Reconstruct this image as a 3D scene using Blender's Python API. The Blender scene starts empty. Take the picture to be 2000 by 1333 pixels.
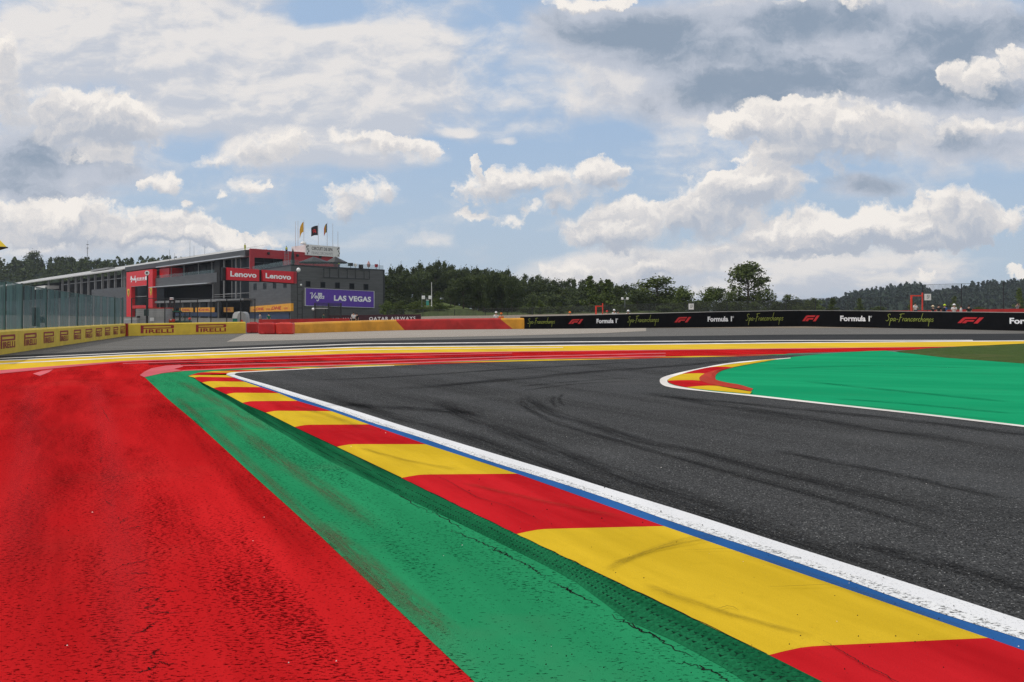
import bpy, bmesh, math, random
from mathutils import Vector, Matrix, noise as mnoise
R = random.Random(7)
scene = bpy.context.scene
COL = scene.collection
# ------------------------------------------------------------------ camera geometry (2000x1333 photo)
F, CX, HY, H = 1732.0, 1000.0, 610.0, 1.5
def G(px, py, z=0.0):
    Z = F*(H-z)/(py-HY)
    return Vector(((px-CX)/F*Z, Z, z))
def P(px, py, Z):
    return Vector(((px-CX)/F*Z, Z, H-(py-HY)/F*Z))
def lerp(a, b, t): return a+(b-a)*t
def sstep(a, b, x):
    t = min(1, max(0, (x-a)/(b-a))); return t*t*(3-2*t)
def ev(poly, x):                       # piecewise linear y(x), extrapolating
    for i in range(len(poly)-1):
        if x <= poly[i+1][0] or i == len(poly)-2:
            (x0, y0), (x1, y1) = poly[i], poly[i+1]
            return y0+(y1-y0)*(x-x0)/(x1-x0)
# ------------------------------------------------------------------ node helpers
class NT:
    def __init__(s, tree): s.t = tree; s.n = tree.nodes; s.l = tree.links
    def put(s, sock, v):
        if hasattr(v, 'is_output') or isinstance(v, bpy.types.NodeSocket): s.l.new(v, sock)
        else: sock.default_value = v
    def m(s, op, a, b=None, c=None, clamp=False):
        n = s.n.new('ShaderNodeMath'); n.operation = op; n.use_clamp = clamp
        for i, v in enumerate((a, b, c)):
            if v is not None: s.put(n.inputs[i], v)
        return n.outputs[0]
    def v(s, op, a, b=None, c=None, out=0):
        n = s.n.new('ShaderNodeVectorMath'); n.operation = op
        for i, x in enumerate((a, b, c)):
            if x is not None: s.put(n.inputs[i], x)
        return n.outputs[out]
    def scale(s, a, f):
        n = s.n.new('ShaderNodeVectorMath'); n.operation = 'SCALE'
        s.put(n.inputs[0], a); s.put(n.inputs['Scale'], f); return n.outputs[0]
    def noise(s, vec, sc, det=4, rough=.55, dist=0, color=False):
        n = s.n.new('ShaderNodeTexNoise'); s.put(n.inputs['Vector'], vec)
        n.inputs['Scale'].default_value = sc; n.inputs['Detail'].default_value = det
        n.inputs['Roughness'].default_value = rough; n.inputs['Distortion'].default_value = dist
        return n.outputs['Color' if color else 'Fac']
    def vor(s, vec, sc, det=0, rnd=1, feat='F1', out='Distance'):
        n = s.n.new('ShaderNodeTexVoronoi'); n.feature = feat; s.put(n.inputs['Vector'], vec)
        n.inputs['Scale'].default_value = sc; n.inputs['Detail'].default_value = det; n.inputs['Randomness'].default_value = rnd
        n.normalize = True
        return n.outputs[out]
    def ss(s, x, a, b, lo=0., hi=1.):
        n = s.n.new('ShaderNodeMapRange'); n.interpolation_type = 'SMOOTHSTEP'
        s.put(n.inputs[0], x)
        for i, v in enumerate((a, b, lo, hi)): n.inputs[i+1].default_value = v
        return n.outputs[0]
    def lin(s, x, a, b, lo=0., hi=1.):
        n = s.n.new('ShaderNodeMapRange'); s.put(n.inputs[0], x)
        for i, v in enumerate((a, b, lo, hi)): n.inputs[i+1].default_value = v
        return n.outputs[0]
    def mix(s, f, a, b, mode='MIX'):
        n = s.n.new('ShaderNodeMix'); n.data_type = 'RGBA'; n.blend_type = mode; n.clamp_factor = True
        s.put(n.inputs[0], f)
        for i, x in ((6, a), (7, b)):
            if isinstance(x, tuple): x = tuple(x[:3])+(1,)
            s.put(n.inputs[i], x)
        return n.outputs[2]
    def pos(s):
        return s.n.new('ShaderNodeNewGeometry').outputs['Position']
    def mapv(s, vec, sc=(1, 1, 1), rz=0.):
        n = s.n.new('ShaderNodeMapping'); n.vector_type = 'TEXTURE'; s.put(n.inputs[0], vec)
        n.inputs['Scale'].default_value = tuple(1/k for k in sc); n.inputs['Rotation'].default_value = (0, 0, rz); return n.outputs[0]
    def bump(s, h, strength, dist=.01):
        n = s.n.new('ShaderNodeBump'); n.inputs['Strength'].default_value = strength; n.inputs['Distance'].default_value = dist
        s.l.new(h, n.inputs['Height']); return n.outputs[0]
MATS = {}
def newmat(name):
    m = bpy.data.materials.new(name); m.use_nodes = True; MATS[name] = m
    t = NT(m.node_tree); b = m.node_tree.nodes['Principled BSDF']
    return m, t, b
def mat(name, col, rough=.6, var=.12, sc=2., metal=0., bump=0., bsc=30., spec=.4, objrand=0.):
    m, t, b = newmat(name)
    p = t.pos()
    n = t.noise(p, sc, 5, .6)
    c = t.mix(t.ss(n, .3, .7), tuple(x*(1-var) for x in col), tuple(min(1, x*(1+var)) for x in col))
    if objrand:
        oi = t.n.new('ShaderNodeObjectInfo')
        c = t.mix(t.m('MULTIPLY', oi.outputs['Random'], objrand), c, tuple(x*.5 for x in col))
    t.put(b.inputs['Base Color'], c)
    b.inputs['Roughness'].default_value = rough; b.inputs['Metallic'].default_value = metal
    b.inputs['Specular IOR Level'].default_value = spec
    if bump: t.put(b.inputs['Normal'], t.bump(t.noise(p, bsc, 3), bump, .02))
    return m
def paint(name, col, pit=.62, pitsc=42., var=.16, rough=.72, dark=.22, rz=0., dirt=(.12, .10, .07), dirtamt=.25, pitmod=.9, streak=(1.2, .12), spec=.02):
    """road paint on coarse asphalt: pits where the paint missed, darkened for relief shadow, broad wear, dirt"""
    m, t, b = newmat(name)
    p = t.pos()
    big = t.noise(p, .45, 4, .6)
    st = t.noise(t.mapv(p, (streak[0], streak[1], 1), rz), 1., 4, .6)
    fine = t.noise(t.mapv(p, (1, 1.9, 1)), pitsc, 4, .65)
    mid = t.noise(p, 6., 5, .7)
    c = t.mix(t.ss(st, .3, .72), tuple(x*(1-var) for x in col), tuple(min(1, x*(1+var)+.004) for x in col))
    c = t.mix(t.m('MULTIPLY', t.ss(mid, .55, .8), .45), c, tuple(min(1, x*.72) for x in col))
    c = t.mix(t.m('MULTIPLY', t.ss(big, .50, .80), dirtamt), c, dirt)
    thr = t.m('MULTIPLY_ADD', t.ss(t.noise(t.mapv(p, (1.3, .16, 1), rz), 1., 6, .7), .34, .68), -pitmod*.10, pit+.10)
    pits = t.m('MULTIPLY', t.m('SUBTRACT', fine, thr), 22., clamp=True)
    c = t.mix(t.m('MULTIPLY', pits, .95), c, tuple(x*dark for x in col))  # pit colour also carries the shadow of the coarse relief
    grain = t.noise(p, 160., 2, .6)
    c = t.mix(t.ss(grain, .35, .75, 0, .22), c, tuple(x*.55 for x in col))
    t.put(b.inputs['Base Color'], c)
    t.put(b.inputs['Roughness'], t.lin(mid, .3, .7, rough-.08, rough+.15))
    b.inputs['Specular IOR Level'].default_value = spec; b.inputs['IOR'].default_value = 1.03
    h = t.m('MULTIPLY_ADD', pits, -.8, t.m('MULTIPLY', grain, .5))
    t.put(b.inputs['Normal'], t.bump(h, .55, .006))
    return m
def asphalt(name, lo, hi, sc=95., warm=(1, 1, 1), rz=.3, streak=(.9, .05), big=.3, spk=.6):
    m, t, b = newmat(name)
    p = t.pos()
    g = t.noise(p, sc, 3, .7); g2 = t.vor(p, sc*1.15)
    st = t.noise(t.mapv(p, (streak[0], streak[1], 1), rz), 1., 5, .6)
    bg = t.noise(p, big, 5, .6)
    f = t.m('ADD', t.m('MULTIPLY', t.ss(g, .3, .72), .75), t.m('MULTIPLY', t.ss(g2, .1, .65), .25))
    c = t.mix(f, tuple(lo*w for w in warm), tuple(hi*w for w in warm))
    c = t.mix(t.ss(st, .42, .75, 0, .45), c, tuple(lo*1.05*w for w in warm))
    c = t.mix(t.ss(bg, .45, .75, 0, .30), c, tuple(hi*1.1*w for w in warm))
    spk_ = t.m('MULTIPLY', t.m('SUBTRACT', t.noise(p, sc*1.2, 1, .5), .66), 9., clamp=True)
    c = t.mix(t.m('MULTIPLY', spk_, spk), c, (hi*4, hi*4, hi*3.9))
    t.put(b.inputs['Base Color'], c)
    t.put(b.inputs['Roughness'], t.lin(st, .3, .7, .62, .85))
    b.inputs['Specular IOR Level'].default_value = .3; b.inputs['IOR'].default_value = 1.12
    t.put(b.inputs['Normal'], t.bump(g, .8, .008))
    return m
def overlay(name, col, amt, nsc=(14, 1.2, 1), lo=.35, hi=.7):
    """rubber or dirt worn into the surface: thin film, soft across its width"""
    m, t, b = newmat(name)
    uv = t.n.new('ShaderNodeTexCoord').outputs['UV']
    sep = t.n.new('ShaderNodeSeparateXYZ'); t.l.new(uv, sep.inputs[0])
    e = t.m('ABSOLUTE', t.m('MULTIPLY_ADD', sep.outputs[1], 2., -1.))
    e = t.ss(e, .1, 1., 1., 0.)
    ends = t.m('MULTIPLY', t.ss(sep.outputs[0], 0, .12), t.ss(sep.outputs[0], .85, 1., 1., 0.))
    comb = t.n.new('ShaderNodeCombineXYZ'); t.l.new(sep.outputs[0], comb.inputs[0]); t.l.new(sep.outputs[1], comb.inputs[1])
    n = t.noise(t.mapv(comb.outputs[0], (nsc[1]*6, nsc[0]*.4, 1)), 1., 5, .65)
    g = t.noise(t.pos(), 70., 3, .7)
    a = t.m('MULTIPLY', t.m('MULTIPLY', e, ends), t.m('MULTIPLY', t.ss(n, lo-.1, hi), t.ss(g, .25, .65, .35, 1.)))
    t.put(b.inputs['Base Color'], tuple(col)+(1,)); b.inputs['Roughness'].default_value = .8
    b.inputs['IOR'].default_value = 1.03
    t.put(b.inputs['Alpha'], t.m('MULTIPLY', a, amt, clamp=True))
    return m
# ------------------------------------------------------------------ mesh helpers
def wloc(o):
    v = Vector((0, 0, 0))
    while o is not None: v = v+o.location; o = o.parent
    return v
class MB:
    def __init__(s): s.v = []; s.f = []; s.mi = []; s.uv = []
    def add(s, vs, fs, mi=0):
        b = len(s.v); s.v += [tuple(x) for x in vs]
        for f in fs: s.f.append([b+i for i in f]); s.mi.append(mi)
        return s
    def quad(s, a, b, c, d, mi=0): return s.add((a, b, c, d), ((0, 1, 2, 3),), mi)
    def hexa(s, lo, hi, mi=0):         # lo, hi: equal loops of points (bottom, top)
        n = len(lo)
        fs = [tuple(range(n))[::-1], tuple(range(n, 2*n))]+[(i, (i+1) % n, n+(i+1) % n, n+i) for i in range(n)]
        return s.add(list(lo)+list(hi), fs, mi)
    def box(s, c, sz, mi=0, rz=0., bev=0.):
        x, y, z = (k/2 for k in sz); c = Vector(c); rot = Matrix.Rotation(rz, 3, 'Z')
        def q(a, b, e): return c+rot @ Vector((a, b, e))
        if bev <= 0:
            return s.hexa([q(-x, -y, -z), q(x, -y, -z), q(x, y, -z), q(-x, y, -z)], [q(-x, -y, z), q(x, -y, z), q(x, y, z), q(-x, y, z)], mi)
        e = bev
        def loop(dx, dy, zz): return [q(-dx+e, -dy, zz), q(dx-e, -dy, zz), q(dx, -dy+e, zz), q(dx, dy-e, zz), q(dx-e, dy, zz), q(-dx+e, dy, zz), q(-dx, dy-e, zz), q(-dx, -dy+e, zz)]
        L = [loop(x-e*.7, y-e*.7, -z), loop(x, y, -z+e), loop(x, y, z-e), loop(x-e*.7, y-e*.7, z)]
        vs = sum(L, []); fs = [tuple(range(8))[::-1], tuple(range(24, 32))]
        for k in range(3): fs += [(8*k+i, 8*k+(i+1) % 8, 8*k+8+(i+1) % 8, 8*k+8+i) for i in range(8)]
        return s.add(vs, fs, mi)
    def tube(s, a, b, r0, r1=None, n=8, mi=0):
        a, b = Vector(a), Vector(b); r1 = r0 if r1 is None else r1
        d = (b-a).normalized(); u = d.orthogonal().normalized(); w = d.cross(u)
        lo = [a+(u*math.cos(2*math.pi*i/n)+w*math.sin(2*math.pi*i/n))*r0 for i in range(n)]
        hi = [b+(u*math.cos(2*math.pi*i/n)+w*math.sin(2*math.pi*i/n))*r1 for i in range(n)]
        return s.hexa(lo, hi, mi)
    def lathe(s, c, prof, n=12, mi=0, sx=1., sy=1.):
        c = Vector(c); vs = []
        for r, z in prof: vs += [c+Vector((r*sx*math.cos(2*math.pi*i/n), r*sy*math.sin(2*math.pi*i/n), z)) for i in range(n)]
        fs = [tuple(range(n))[::-1], tuple(range(len(vs)-n, len(vs)))]
        for k in range(len(prof)-1): fs += [(n*k+i, n*k+(i+1) % n, n*k+n+(i+1) % n, n*k+n+i) for i in range(n)]
        return s.add(vs, fs, mi)
    def build(s, name, mats, parent=None, smooth=False, fixn=True):
        me = bpy.data.meshes.new(name)
        off = wloc(parent) if parent else Vector((0, 0, 0))
        me.from_pydata([Vector(v)-off for v in s.v], [], s.f)
        if not isinstance(mats, (list, tuple)): mats = [mats]
        for m in mats: me.materials.append(m)
        for p, k in zip(me.polygons, s.mi): p.material_index = k; p.use_smooth = smooth
        if s.uv:
            uvl = me.uv_layers.new(name='UVMap')
            for p in me.polygons:
                for li in p.loop_indices: uvl.data[li].uv = s.uv[me.loops[li].vertex_index]
        if fixn:
            bm = bmesh.new(); bm.from_mesh(me); bmesh.ops.recalc_face_normals(bm, faces=bm.faces); bm.to_mesh(me); bm.free()
        o = bpy.data.objects.new(name, me); COL.objects.link(o)
        if parent: o.parent = parent
        return o
def root(name, label, cat, loc=(0, 0, 0), group=None):
    o = bpy.data.objects.new(name, None); COL.objects.link(o); o.location = loc; o.empty_display_size = .3
    o['label'] = label; o['category'] = cat
    if group: o['group'] = group
    return o
def tag(o, label, cat, group=None):
    o['label'] = label; o['category'] = cat
    if group: o['group'] = group
    return o
def struct(o, kind='structure', label=None):
    o['kind'] = kind
    if label: o['label'] = label
    return o
def dup(r, loc, rz=0., scale=None, label=None, group=None):
    c = r.copy(); COL.objects.link(c); c.location = loc; c.rotation_euler = (0, 0, rz)
    if scale: c.scale = scale
    if label: c['label'] = label
    if group: c['group'] = group
    for ch in list(r.children):
        k = ch.copy(); COL.objects.link(k); k.parent = c
        for g in list(ch.children):
            q = g.copy(); COL.objects.link(q); q.parent = k
    return c
def poly_sheet(name, pts, m, z=0., sub=0):
    bm = bmesh.new()
    vs = [bm.verts.new((p.x, p.y, z)) for p in pts]
    f = bm.faces.new(vs); bmesh.ops.triangulate(bm, faces=[f])
    bmesh.ops.recalc_face_normals(bm, faces=bm.faces)
    for f in bm.faces:
        if f.normal.z < 0: f.normal_flip()
    me = bpy.data.meshes.new(name); bm.to_mesh(me); bm.free(); me.materials.append(m)
    o = bpy.data.objects.new(name, me); COL.objects.link(o); return o
def band(name, top, bot, m, z, x0, x1, n=90):
    mb = MB(); xs = [lerp(x0, x1, i/n) for i in range(n+1)]
    for a, b in zip(xs, xs[1:]):
        q = [G(a, ev(bot, a)), G(b, ev(bot, b)), G(b, ev(top, b)), G(a, ev(top, a))]
        for k in q: k.z = z
        mb.quad(*q)
    return mb.build(name, m, fixn=False)
def resample(pts, n):
    L = [0.]
    for a, b in zip(pts, pts[1:]): L.append(L[-1]+(b-a).length)
    out = []; j = 0
    for i in range(n+1):
        s = L[-1]*i/n
        while j < len(L)-2 and s > L[j+1]: j += 1
        out.append(pts[j].lerp(pts[j+1], (s-L[j])/max(1e-9, L[j+1]-L[j])))
    return out
def smoothpts(pts, n=8):                # catmull-rom
    out = []
    for i in range(len(pts)-1):
        p0 = pts[max(0, i-1)]; p1 = pts[i]; p2 = pts[i+1]; p3 = pts[min(len(pts)-1, i+2)]
        for k in range(n):
            t = k/n
            out.append(.5*((2*p1)+(p2-p0)*t+(2*p0-5*p1+4*p2-p3)*t*t+(3*p1-p0-3*p2+p3)*t**3))
    out.append(pts[-1]); return out
def ribbon(mb, pts, w, z, taper=False):
    """flat ribbon along ground points, with uv (along, across)"""
    n = len(pts)
    for i in range(n):
        d = (pts[min(n-1, i+1)]-pts[max(0, i-1)]); d.z = 0
        d = d.normalized() if d.length > 1e-9 else Vector((0, 1, 0)); q = Vector((-d.y, d.x, 0))
        ww = w*(.3+.7*math.sin(math.pi*i/(n-1))) if taper else w
        for k, sgn in ((0, -1), (1, 1)):
            v = pts[i]+q*ww/2*sgn; mb.v.append((v.x, v.y, z)); mb.uv.append((i/(n-1), k))
    b = len(mb.v)-2*n
    for i in range(n-1):
        mb.f.append([b+2*i, b+2*i+1, b+2*i+3, b+2*i+2]); mb.mi.append(0)
# ------------------------------------------------------------------ writing: filled letters (built-in font) and hand-drawn strokes
TXT = {}
def text2d(body, bold=0., space=1.):
    key = (body, bold, space)
    if key not in TXT:
        cu = bpy.data.curves.new('lettering', 'FONT'); cu.body = body; cu.offset = bold; cu.resolution_u = 3; cu.space_character = space
        ob = bpy.data.objects.new('lettering_tmp', cu); COL.objects.link(ob)
        dg = bpy.context.evaluated_depsgraph_get(); dg.update()
        me = bpy.data.meshes.new_from_object(ob.evaluated_get(dg))
        vs = [(v.co.x, v.co.y) for v in me.vertices]; fs = [list(p.vertices) for p in me.polygons]
        bpy.data.objects.remove(ob); bpy.data.meshes.remove(me); bpy.data.curves.remove(cu)
        xs = [v[0] for v in vs]; ys = [v[1] for v in vs]
        w, h = max(xs)-min(xs), max(ys)-min(ys)
        TXT[key] = ([((x-min(xs))/w, (y-min(ys))/h) for x, y in vs], fs, w/h)
    return TXT[key][:2]
GL = {  # handwriting glyphs: (advance, strokes), x-height 1
 'S': (1.1, [[(.95, 2.0), (.7, 2.3), (.35, 2.2), (.25, 1.8), (.55, 1.35), (.75, .9), (.6, .3), (.2, .05), (-.1, .3)]]),
 'p': (.8, [[(.1, .9), (.1, -1.5)], [(.1, .6), (.4, 1.), (.65, .7), (.5, .2), (.15, .1)]]),
 'a': (.8, [[(.65, .85), (.3, 1.), (.05, .5), (.2, .05), (.55, .3), (.65, .9), (.65, .2), (.85, .1)]]),
 '-': (.8, [[(.1, .6), (.7, .65)]]),
 'F': (1.0, [[(.35, 2.3), (.3, 1.), (.15, -.3)], [(-.1, 2.2), (.5, 2.4), (1.25, 2.45)], [(.1, 1.2), (.85, 1.35)]]),
 'r': (.6, [[(.1, .9), (.15, .05)], [(.15, .6), (.35, .95), (.6, .85)]]),
 'n': (.8, [[(.1, .9), (.1, .05)], [(.1, .6), (.4, 1.), (.6, .8), (.6, .1), (.8, .1)]]),
 'c': (.65, [[(.6, .85), (.3, 1.), (.05, .5), (.25, .05), (.65, .2)]]),
 'o': (.75, [[(.3, 1.), (.05, .5), (.3, .05), (.6, .5), (.3, 1.), (.75, .85)]]),
 'h': (.8, [[(.35, 2.7), (.15, 1.2), (.1, .05)], [(.1, .5), (.4, .95), (.6, .7), (.6, .1), (.8, .1)]]),
 'm': (1.1, [[(.1, .9), (.1, .05)], [(.1, .6), (.35, 1.), (.5, .7), (.5, .1)], [(.5, .6), (.75, 1.), (.95, .7), (.95, .1), (1.1, .1)]]),
 's': (.6, [[(.6, .9), (.3, 1.), (.15, .75), (.5, .4), (.4, .05), (-.05, .1)]]),
 'V': (1.4, [[(-.3, 1.9), (.3, 2.1), (.45, 1.9), (.5, .1), (.6, 0), (1.5, 2.2)]]),
 'e': (.75, [[(.1, .5), (.55, .6), (.5, .95), (.2, .95), (.05, .4), (.3, .05), (.75, .3)]]),
 'g': (.8, [[(.6, .85), (.3, 1.), (.05, .5), (.25, .1), (.6, .4), (.65, .9), (.55, -.7), (.2, -.9), (.0, -.5)]]),
}
def strokes2d(lines, w):
    vs, fs = [], []
    for ln in lines:
        pts = [Vector((a, b, 0)) for a, b in ln]
        if len(pts) > 2: pts = smoothpts(pts, 4)
        b = len(vs); n = len(pts)
        for i in range(n):
            d = (pts[min(n-1, i+1)]-pts[max(0, i-1)]).normalized(); q = Vector((-d.y, d.x, 0))*w/2
            vs += [(pts[i]+q)[:2], (pts[i]-q)[:2]]
        fs += [[b+2*i, b+2*i+1, b+2*i+3, b+2*i+2] for i in range(n-1)]
    return vs, fs
def script2d(body, w=.2, slant=.2):
    x = 0; lines = []
    for ch in body:
        adv, st = GL[ch]
        for s in st: lines.append([(x+a+slant*b, b) for a, b in s])
        x += adv+.05
    vs, fs = strokes2d(lines, w)
    xs = [v[0] for v in vs]; ys = [v[1] for v in vs]
    return [((a-min(xs))/(max(xs)-min(xs)), (b-min(ys))/(max(ys)-min(ys))) for a, b in vs], fs
def put2d(shape, fn, mb=None, mi=0):
    """map a flat shape drawn in the unit square through fn(u, v) onto a sign's surface"""
    mb = mb or MB(); vs, fs = shape
    return mb.add([fn(u, v) for u, v in vs], fs, mi)
def box01(x0, y0, x1, y1): return [(x0, y0), (x1, y0), (x1, y1), (x0, y1)], [(0, 1, 2, 3)]
def sub(fn, x0, y0, x1, y1, shear=0.): return lambda u, v: fn(x0+(x1-x0)*u+shear*v, y0+(y1-y0)*v)
def tyre_logo(fn, mb):                   # word whose first letter's bowl runs over the rest
    put2d(box01(0, 0, .085, 1), fn, mb)
    put2d(box01(.085, .86, .965, 1), fn, mb); put2d(box01(.085, .56, .965, .68), fn, mb)
    put2d(box01(.9, .68, .965, .86), fn, mb)
    put2d(([(.965, .56), (.99, .62), (1, .78), (.99, .94), (.965, 1)], [(0, 1, 2, 3, 4)]), fn, mb)
    put2d(text2d('IRELLI', .03, 1.05), sub(fn, .145, 0, .985, .48), mb)
def race_logo(fn, mb):
    def q(pts): return [((x-930)/405, (622-y)/107) for x, y in pts]
    def pg(pts): put2d((q(pts), [tuple(range(len(pts)))]), fn, mb)
    pg([(930, 620), (1000, 545), (1050, 550), (985, 620)]); pg([(1000, 545), (1022, 525), (1055, 515), (1240, 515), (1215, 545), (1075, 545), (1050, 550)])
    pg([(1000, 620), (1042, 573), (1090, 590), (1060, 620)]); pg([(1042, 573), (1065, 562), (1198, 562), (1172, 592), (1090, 590)])
    pg([(1180, 622), (1270, 516), (1335, 516), (1240, 622)])
def ter(x, y):
    px = x/max(y, 1)*F+CX
    side = sstep(725, 850, px)
    return side*((.95+.42*sstep(900, 1250, px))*sstep(84, 120, y)+(.5+3.1*(1-sstep(850, 960, px)))*sstep(134, 270, y))
# ------------------------------------------------------------------ camera, sun, sky
cd = bpy.data.cameras.new('camera'); cam = bpy.data.objects.new('camera', cd); COL.objects.link(cam)
cam.location = (0, 0, H); cam.rotation_euler = (math.pi/2, 0, 0)
cd.sensor_width = 36; cd.lens = 36*F/2000; cd.shift_y = -(666.5-HY)/2000; cd.clip_start = .05; cd.clip_end = 9000
scene.camera = cam
SUN = Vector((-.55, .10, .83)).normalized()
sl = bpy.data.lights.new('sun', 'SUN'); sl.energy = 2.1; sl.angle = math.radians(.6); sl.color = (1, .95, .87)
so = bpy.data.objects.new('sun', sl); COL.objects.link(so); so.rotation_euler = SUN.to_track_quat('Z', 'Y').to_euler()
scene.view_settings.view_transform = 'Standard'; scene.view_settings.look = 'None'
scene.view_settings.exposure = -.08; scene.view_settings.gamma = 1
W = bpy.data.worlds.new('World'); scene.world = W; W.use_nodes = True
t = NT(W.node_tree); bgn = W.node_tree.nodes['Background']; SKS = .12
sky = t.n.new('ShaderNodeTexSky'); sky.sky_type = 'NISHITA'; sky.sun_disc = False
sky.sun_elevation = math.asin(SUN.z); sky.sun_rotation = math.atan2(SUN.x, SUN.y)
sky.air_density = 1.0; sky.dust_density = 1.2; sky.ozone_density = 1.5
gen = t.n.new('ShaderNodeTexCoord').outputs['Generated']
sp = t.n.new('ShaderNodeSeparateXYZ'); t.l.new(gen, sp.inputs[0])
yy = t.m('MAXIMUM', t.m('ABSOLUTE', sp.outputs[1]), .12)
U = t.m('MULTIPLY_ADD', t.m('DIVIDE', sp.outputs[0], yy), F/100, CX/100)
V = t.m('MULTIPLY_ADD', t.m('DIVIDE', sp.outputs[2], yy), -F/100, HY/100)
cb = t.n.new('ShaderNodeCombineXYZ'); t.l.new(U, cb.inputs[0]); t.l.new(V, cb.inputs[1]); PV = cb.outputs[0]
def blobs(vec, lst):
    acc = None
    for cx, cy, rx, ry, a in lst:
        q = t.v('MULTIPLY_ADD', vec, (100/rx, 100/ry, 0), (-cx/rx, -cy/ry, 0))
        d = t.m('MAXIMUM', t.m('SUBTRACT', 1., t.v('DOT_PRODUCT', q, q, out=1)), 0.)
        acc = t.m('MULTIPLY_ADD', d, a, acc if acc is not None else 0.)
    return acc
def ctint(c): return tuple(x/SKS for x in c)
# soft high cloud sheets / wisps
SOFT = [(420, 130, 680, 270, .62), (1350, 565, 560, 80, .62), (1230, 515, 220, 50, .4), (1680, 515, 340, 60, .45), (300, 480, 420, 60, .4), (1450, 330, 330, 90, .35), (300, 70, 420, 130, .8), (90, 110, 260, 130, .55), (560, 150, 330, 110, .75), (780, 100, 150, 60, .6), (520, 240, 340, 100, .6), (660, 215, 240, 90, .5),
        (560, 290, 170, 45, .5), (330, 215, 110, 70, .4), (740, 300, 150, 35, .55), (610, 22, 95, 48, -.9), (190, 188, 140, 42, -.55), (370, 275, 90, 35, -.4),
        (960, 250, 190, 30, .32), (1150, 190, 220, 50, .40), (1260, 205, 170, 45, .5), (1000, 120, 260, 70, .26), (860, 200, 150, 70, .3), (840, 305, 60, 25, .4), (900, 258, 60, 14, .4), (1005, 272, 26, 11, .5),
        (1400, 560, 420, 45, .45), (1250, 530, 160, 40, .5), (1750, 560, 220, 40, .25), (120, 480, 420, 50, .45), (820, 470, 90, 18, .35), (1600, 500, 300, 40, .35)]
# dark flat-bottomed cloud
SHEET = [(1680, 130, 620, 210, .85), (1300, 110, 380, 150, .6), (1900, 290, 260, 70, .5), (70, 330, 260, 120, .75), (1690, 375, 140, 40, .4)]
DARK = [(1230, 60, 220, 62, .75), (1180, 40, 150, 45, .5), (1310, 95, 130, 50, .55), (1420, 70, 180, 80, .42), (1610, 40, 130, 36, .75), (1800, 40, 300, 55, .8), (1930, 75, 200, 60, .6),
        (1470, 190, 170, 45, .75), (1530, 160, 360, 75, .45), (1340, 165, 90, 45, .55), (1680, 130, 300, 80, .4), (1880, 195, 150, 60, .65), (1970, 195, 110, 60, .6), (1930, 285, 150, 36, .7), (1850, 275, 90, 28, .45),
        (1590, 348, 90, 16, .5), (1700, 372, 110, 26, .75), (1740, 485, 180, 22, .55), (70, 350, 170, 60, .62), (20, 290, 150, 80, .35), (90, 395, 60, 32, .5), (130, 285, 110, 36, .5), (170, 315, 190, 60, .3)]
CUM = [(110, 228, 110, 62, .9), (190, 215, 75, 50, .75), (245, 235, 85, 42, .7), (290, 250, 70, 40, .45), (10, 150, 42, 85, .7), (200, 285, 120, 50, .5),
       (55, 440, 130, 42, .75), (115, 425, 55, 36, .6), (220, 440, 150, 45, .7), (330, 450, 130, 34, .65), (430, 468, 120, 22, .6), (240, 475, 330, 30, .4),
       (315, 355, 42, 24, .65), (480, 364, 38, 22, .75), (435, 387, 22, 15, .7), (418, 308, 38, 20, .5), (520, 297, 90, 36, .7), (360, 402, 18, 13, .6), (676, 385, 36, 40, .75), (736, 372, 42, 26, .7), (660, 412, 32, 28, .45),
       (682, 275, 44, 20, .6), (745, 290, 75, 22, .65), (832, 307, 42, 24, .65), (972, 368, 78, 34, .75), (1003, 345, 30, 26, .6), (1135, 362, 95, 40, .75), (1170, 340, 52, 24, .6), (1082, 398, 54, 26, .6), (1060, 352, 46, 26, .5), (980, 432, 50, 16, .5), (1022, 410, 30, 13, .6), (928, 412, 40, 14, .45), (945, 325, 14, 20, .5),
       (1230, 442, 120, 46, .85), (1195, 462, 90, 28, .6), (1400, 392, 110, 58, .85), (1440, 358, 70, 36, .7), (1510, 372, 70, 44, .75), (1375, 420, 80, 42, .6), (1600, 445, 190, 40, .6), (1700, 440, 110, 42, .7), (1790, 440, 150, 54, .8), (1858, 405, 62, 55, .85), (1920, 420, 52, 46, .8), (1852, 380, 28, 26, .6), (1680, 462, 220, 36, .6), (1480, 470, 150, 30, .5),
       (1180, 522, 140, 34, .55), (1290, 530, 100, 28, .55), (1365, 505, 160, 34, .6), (1565, 492, 110, 24, .6), (1800, 537, 22, 14, .75), (1988, 430, 40, 30, .6), (1985, 532, 34, 13, .5),
       (1540, 250, 140, 55, .9), (1630, 245, 150, 60, .8), (1440, 245, 50, 26, .65), (1730, 265, 140, 52, .6), (1895, 150, 62, 40, .62), (1985, 125, 50, 36, .6), (1920, 248, 90, 26, .75), (1500, 312, 100, 26, .55), (1610, 305, 150, 32, .5), (1150, 8, 100, 16, .8), (1640, 4, 120, 12, .5)]
wn = t.noise(PV, .75, 6, .62, color=True)
warp = t.v('MULTIPLY_ADD', wn, (1.5, 1.1, 0), (-.75, -.55, 0))
wn2 = t.noise(PV, 2.6, 5, .65, color=True)
PW = t.v('ADD', t.v('ADD', PV, warp), t.v('MULTIPLY_ADD', wn2, (.34, .28, 0), (-.17, -.14, 0)))
wsm = t.noise(PV, .35, 4, .55, color=True)
PS = t.v('ADD', PV, t.v('MULTIPLY_ADD', wsm, (2.4, .8, 0), (-1.2, -.4, 0)))
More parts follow.
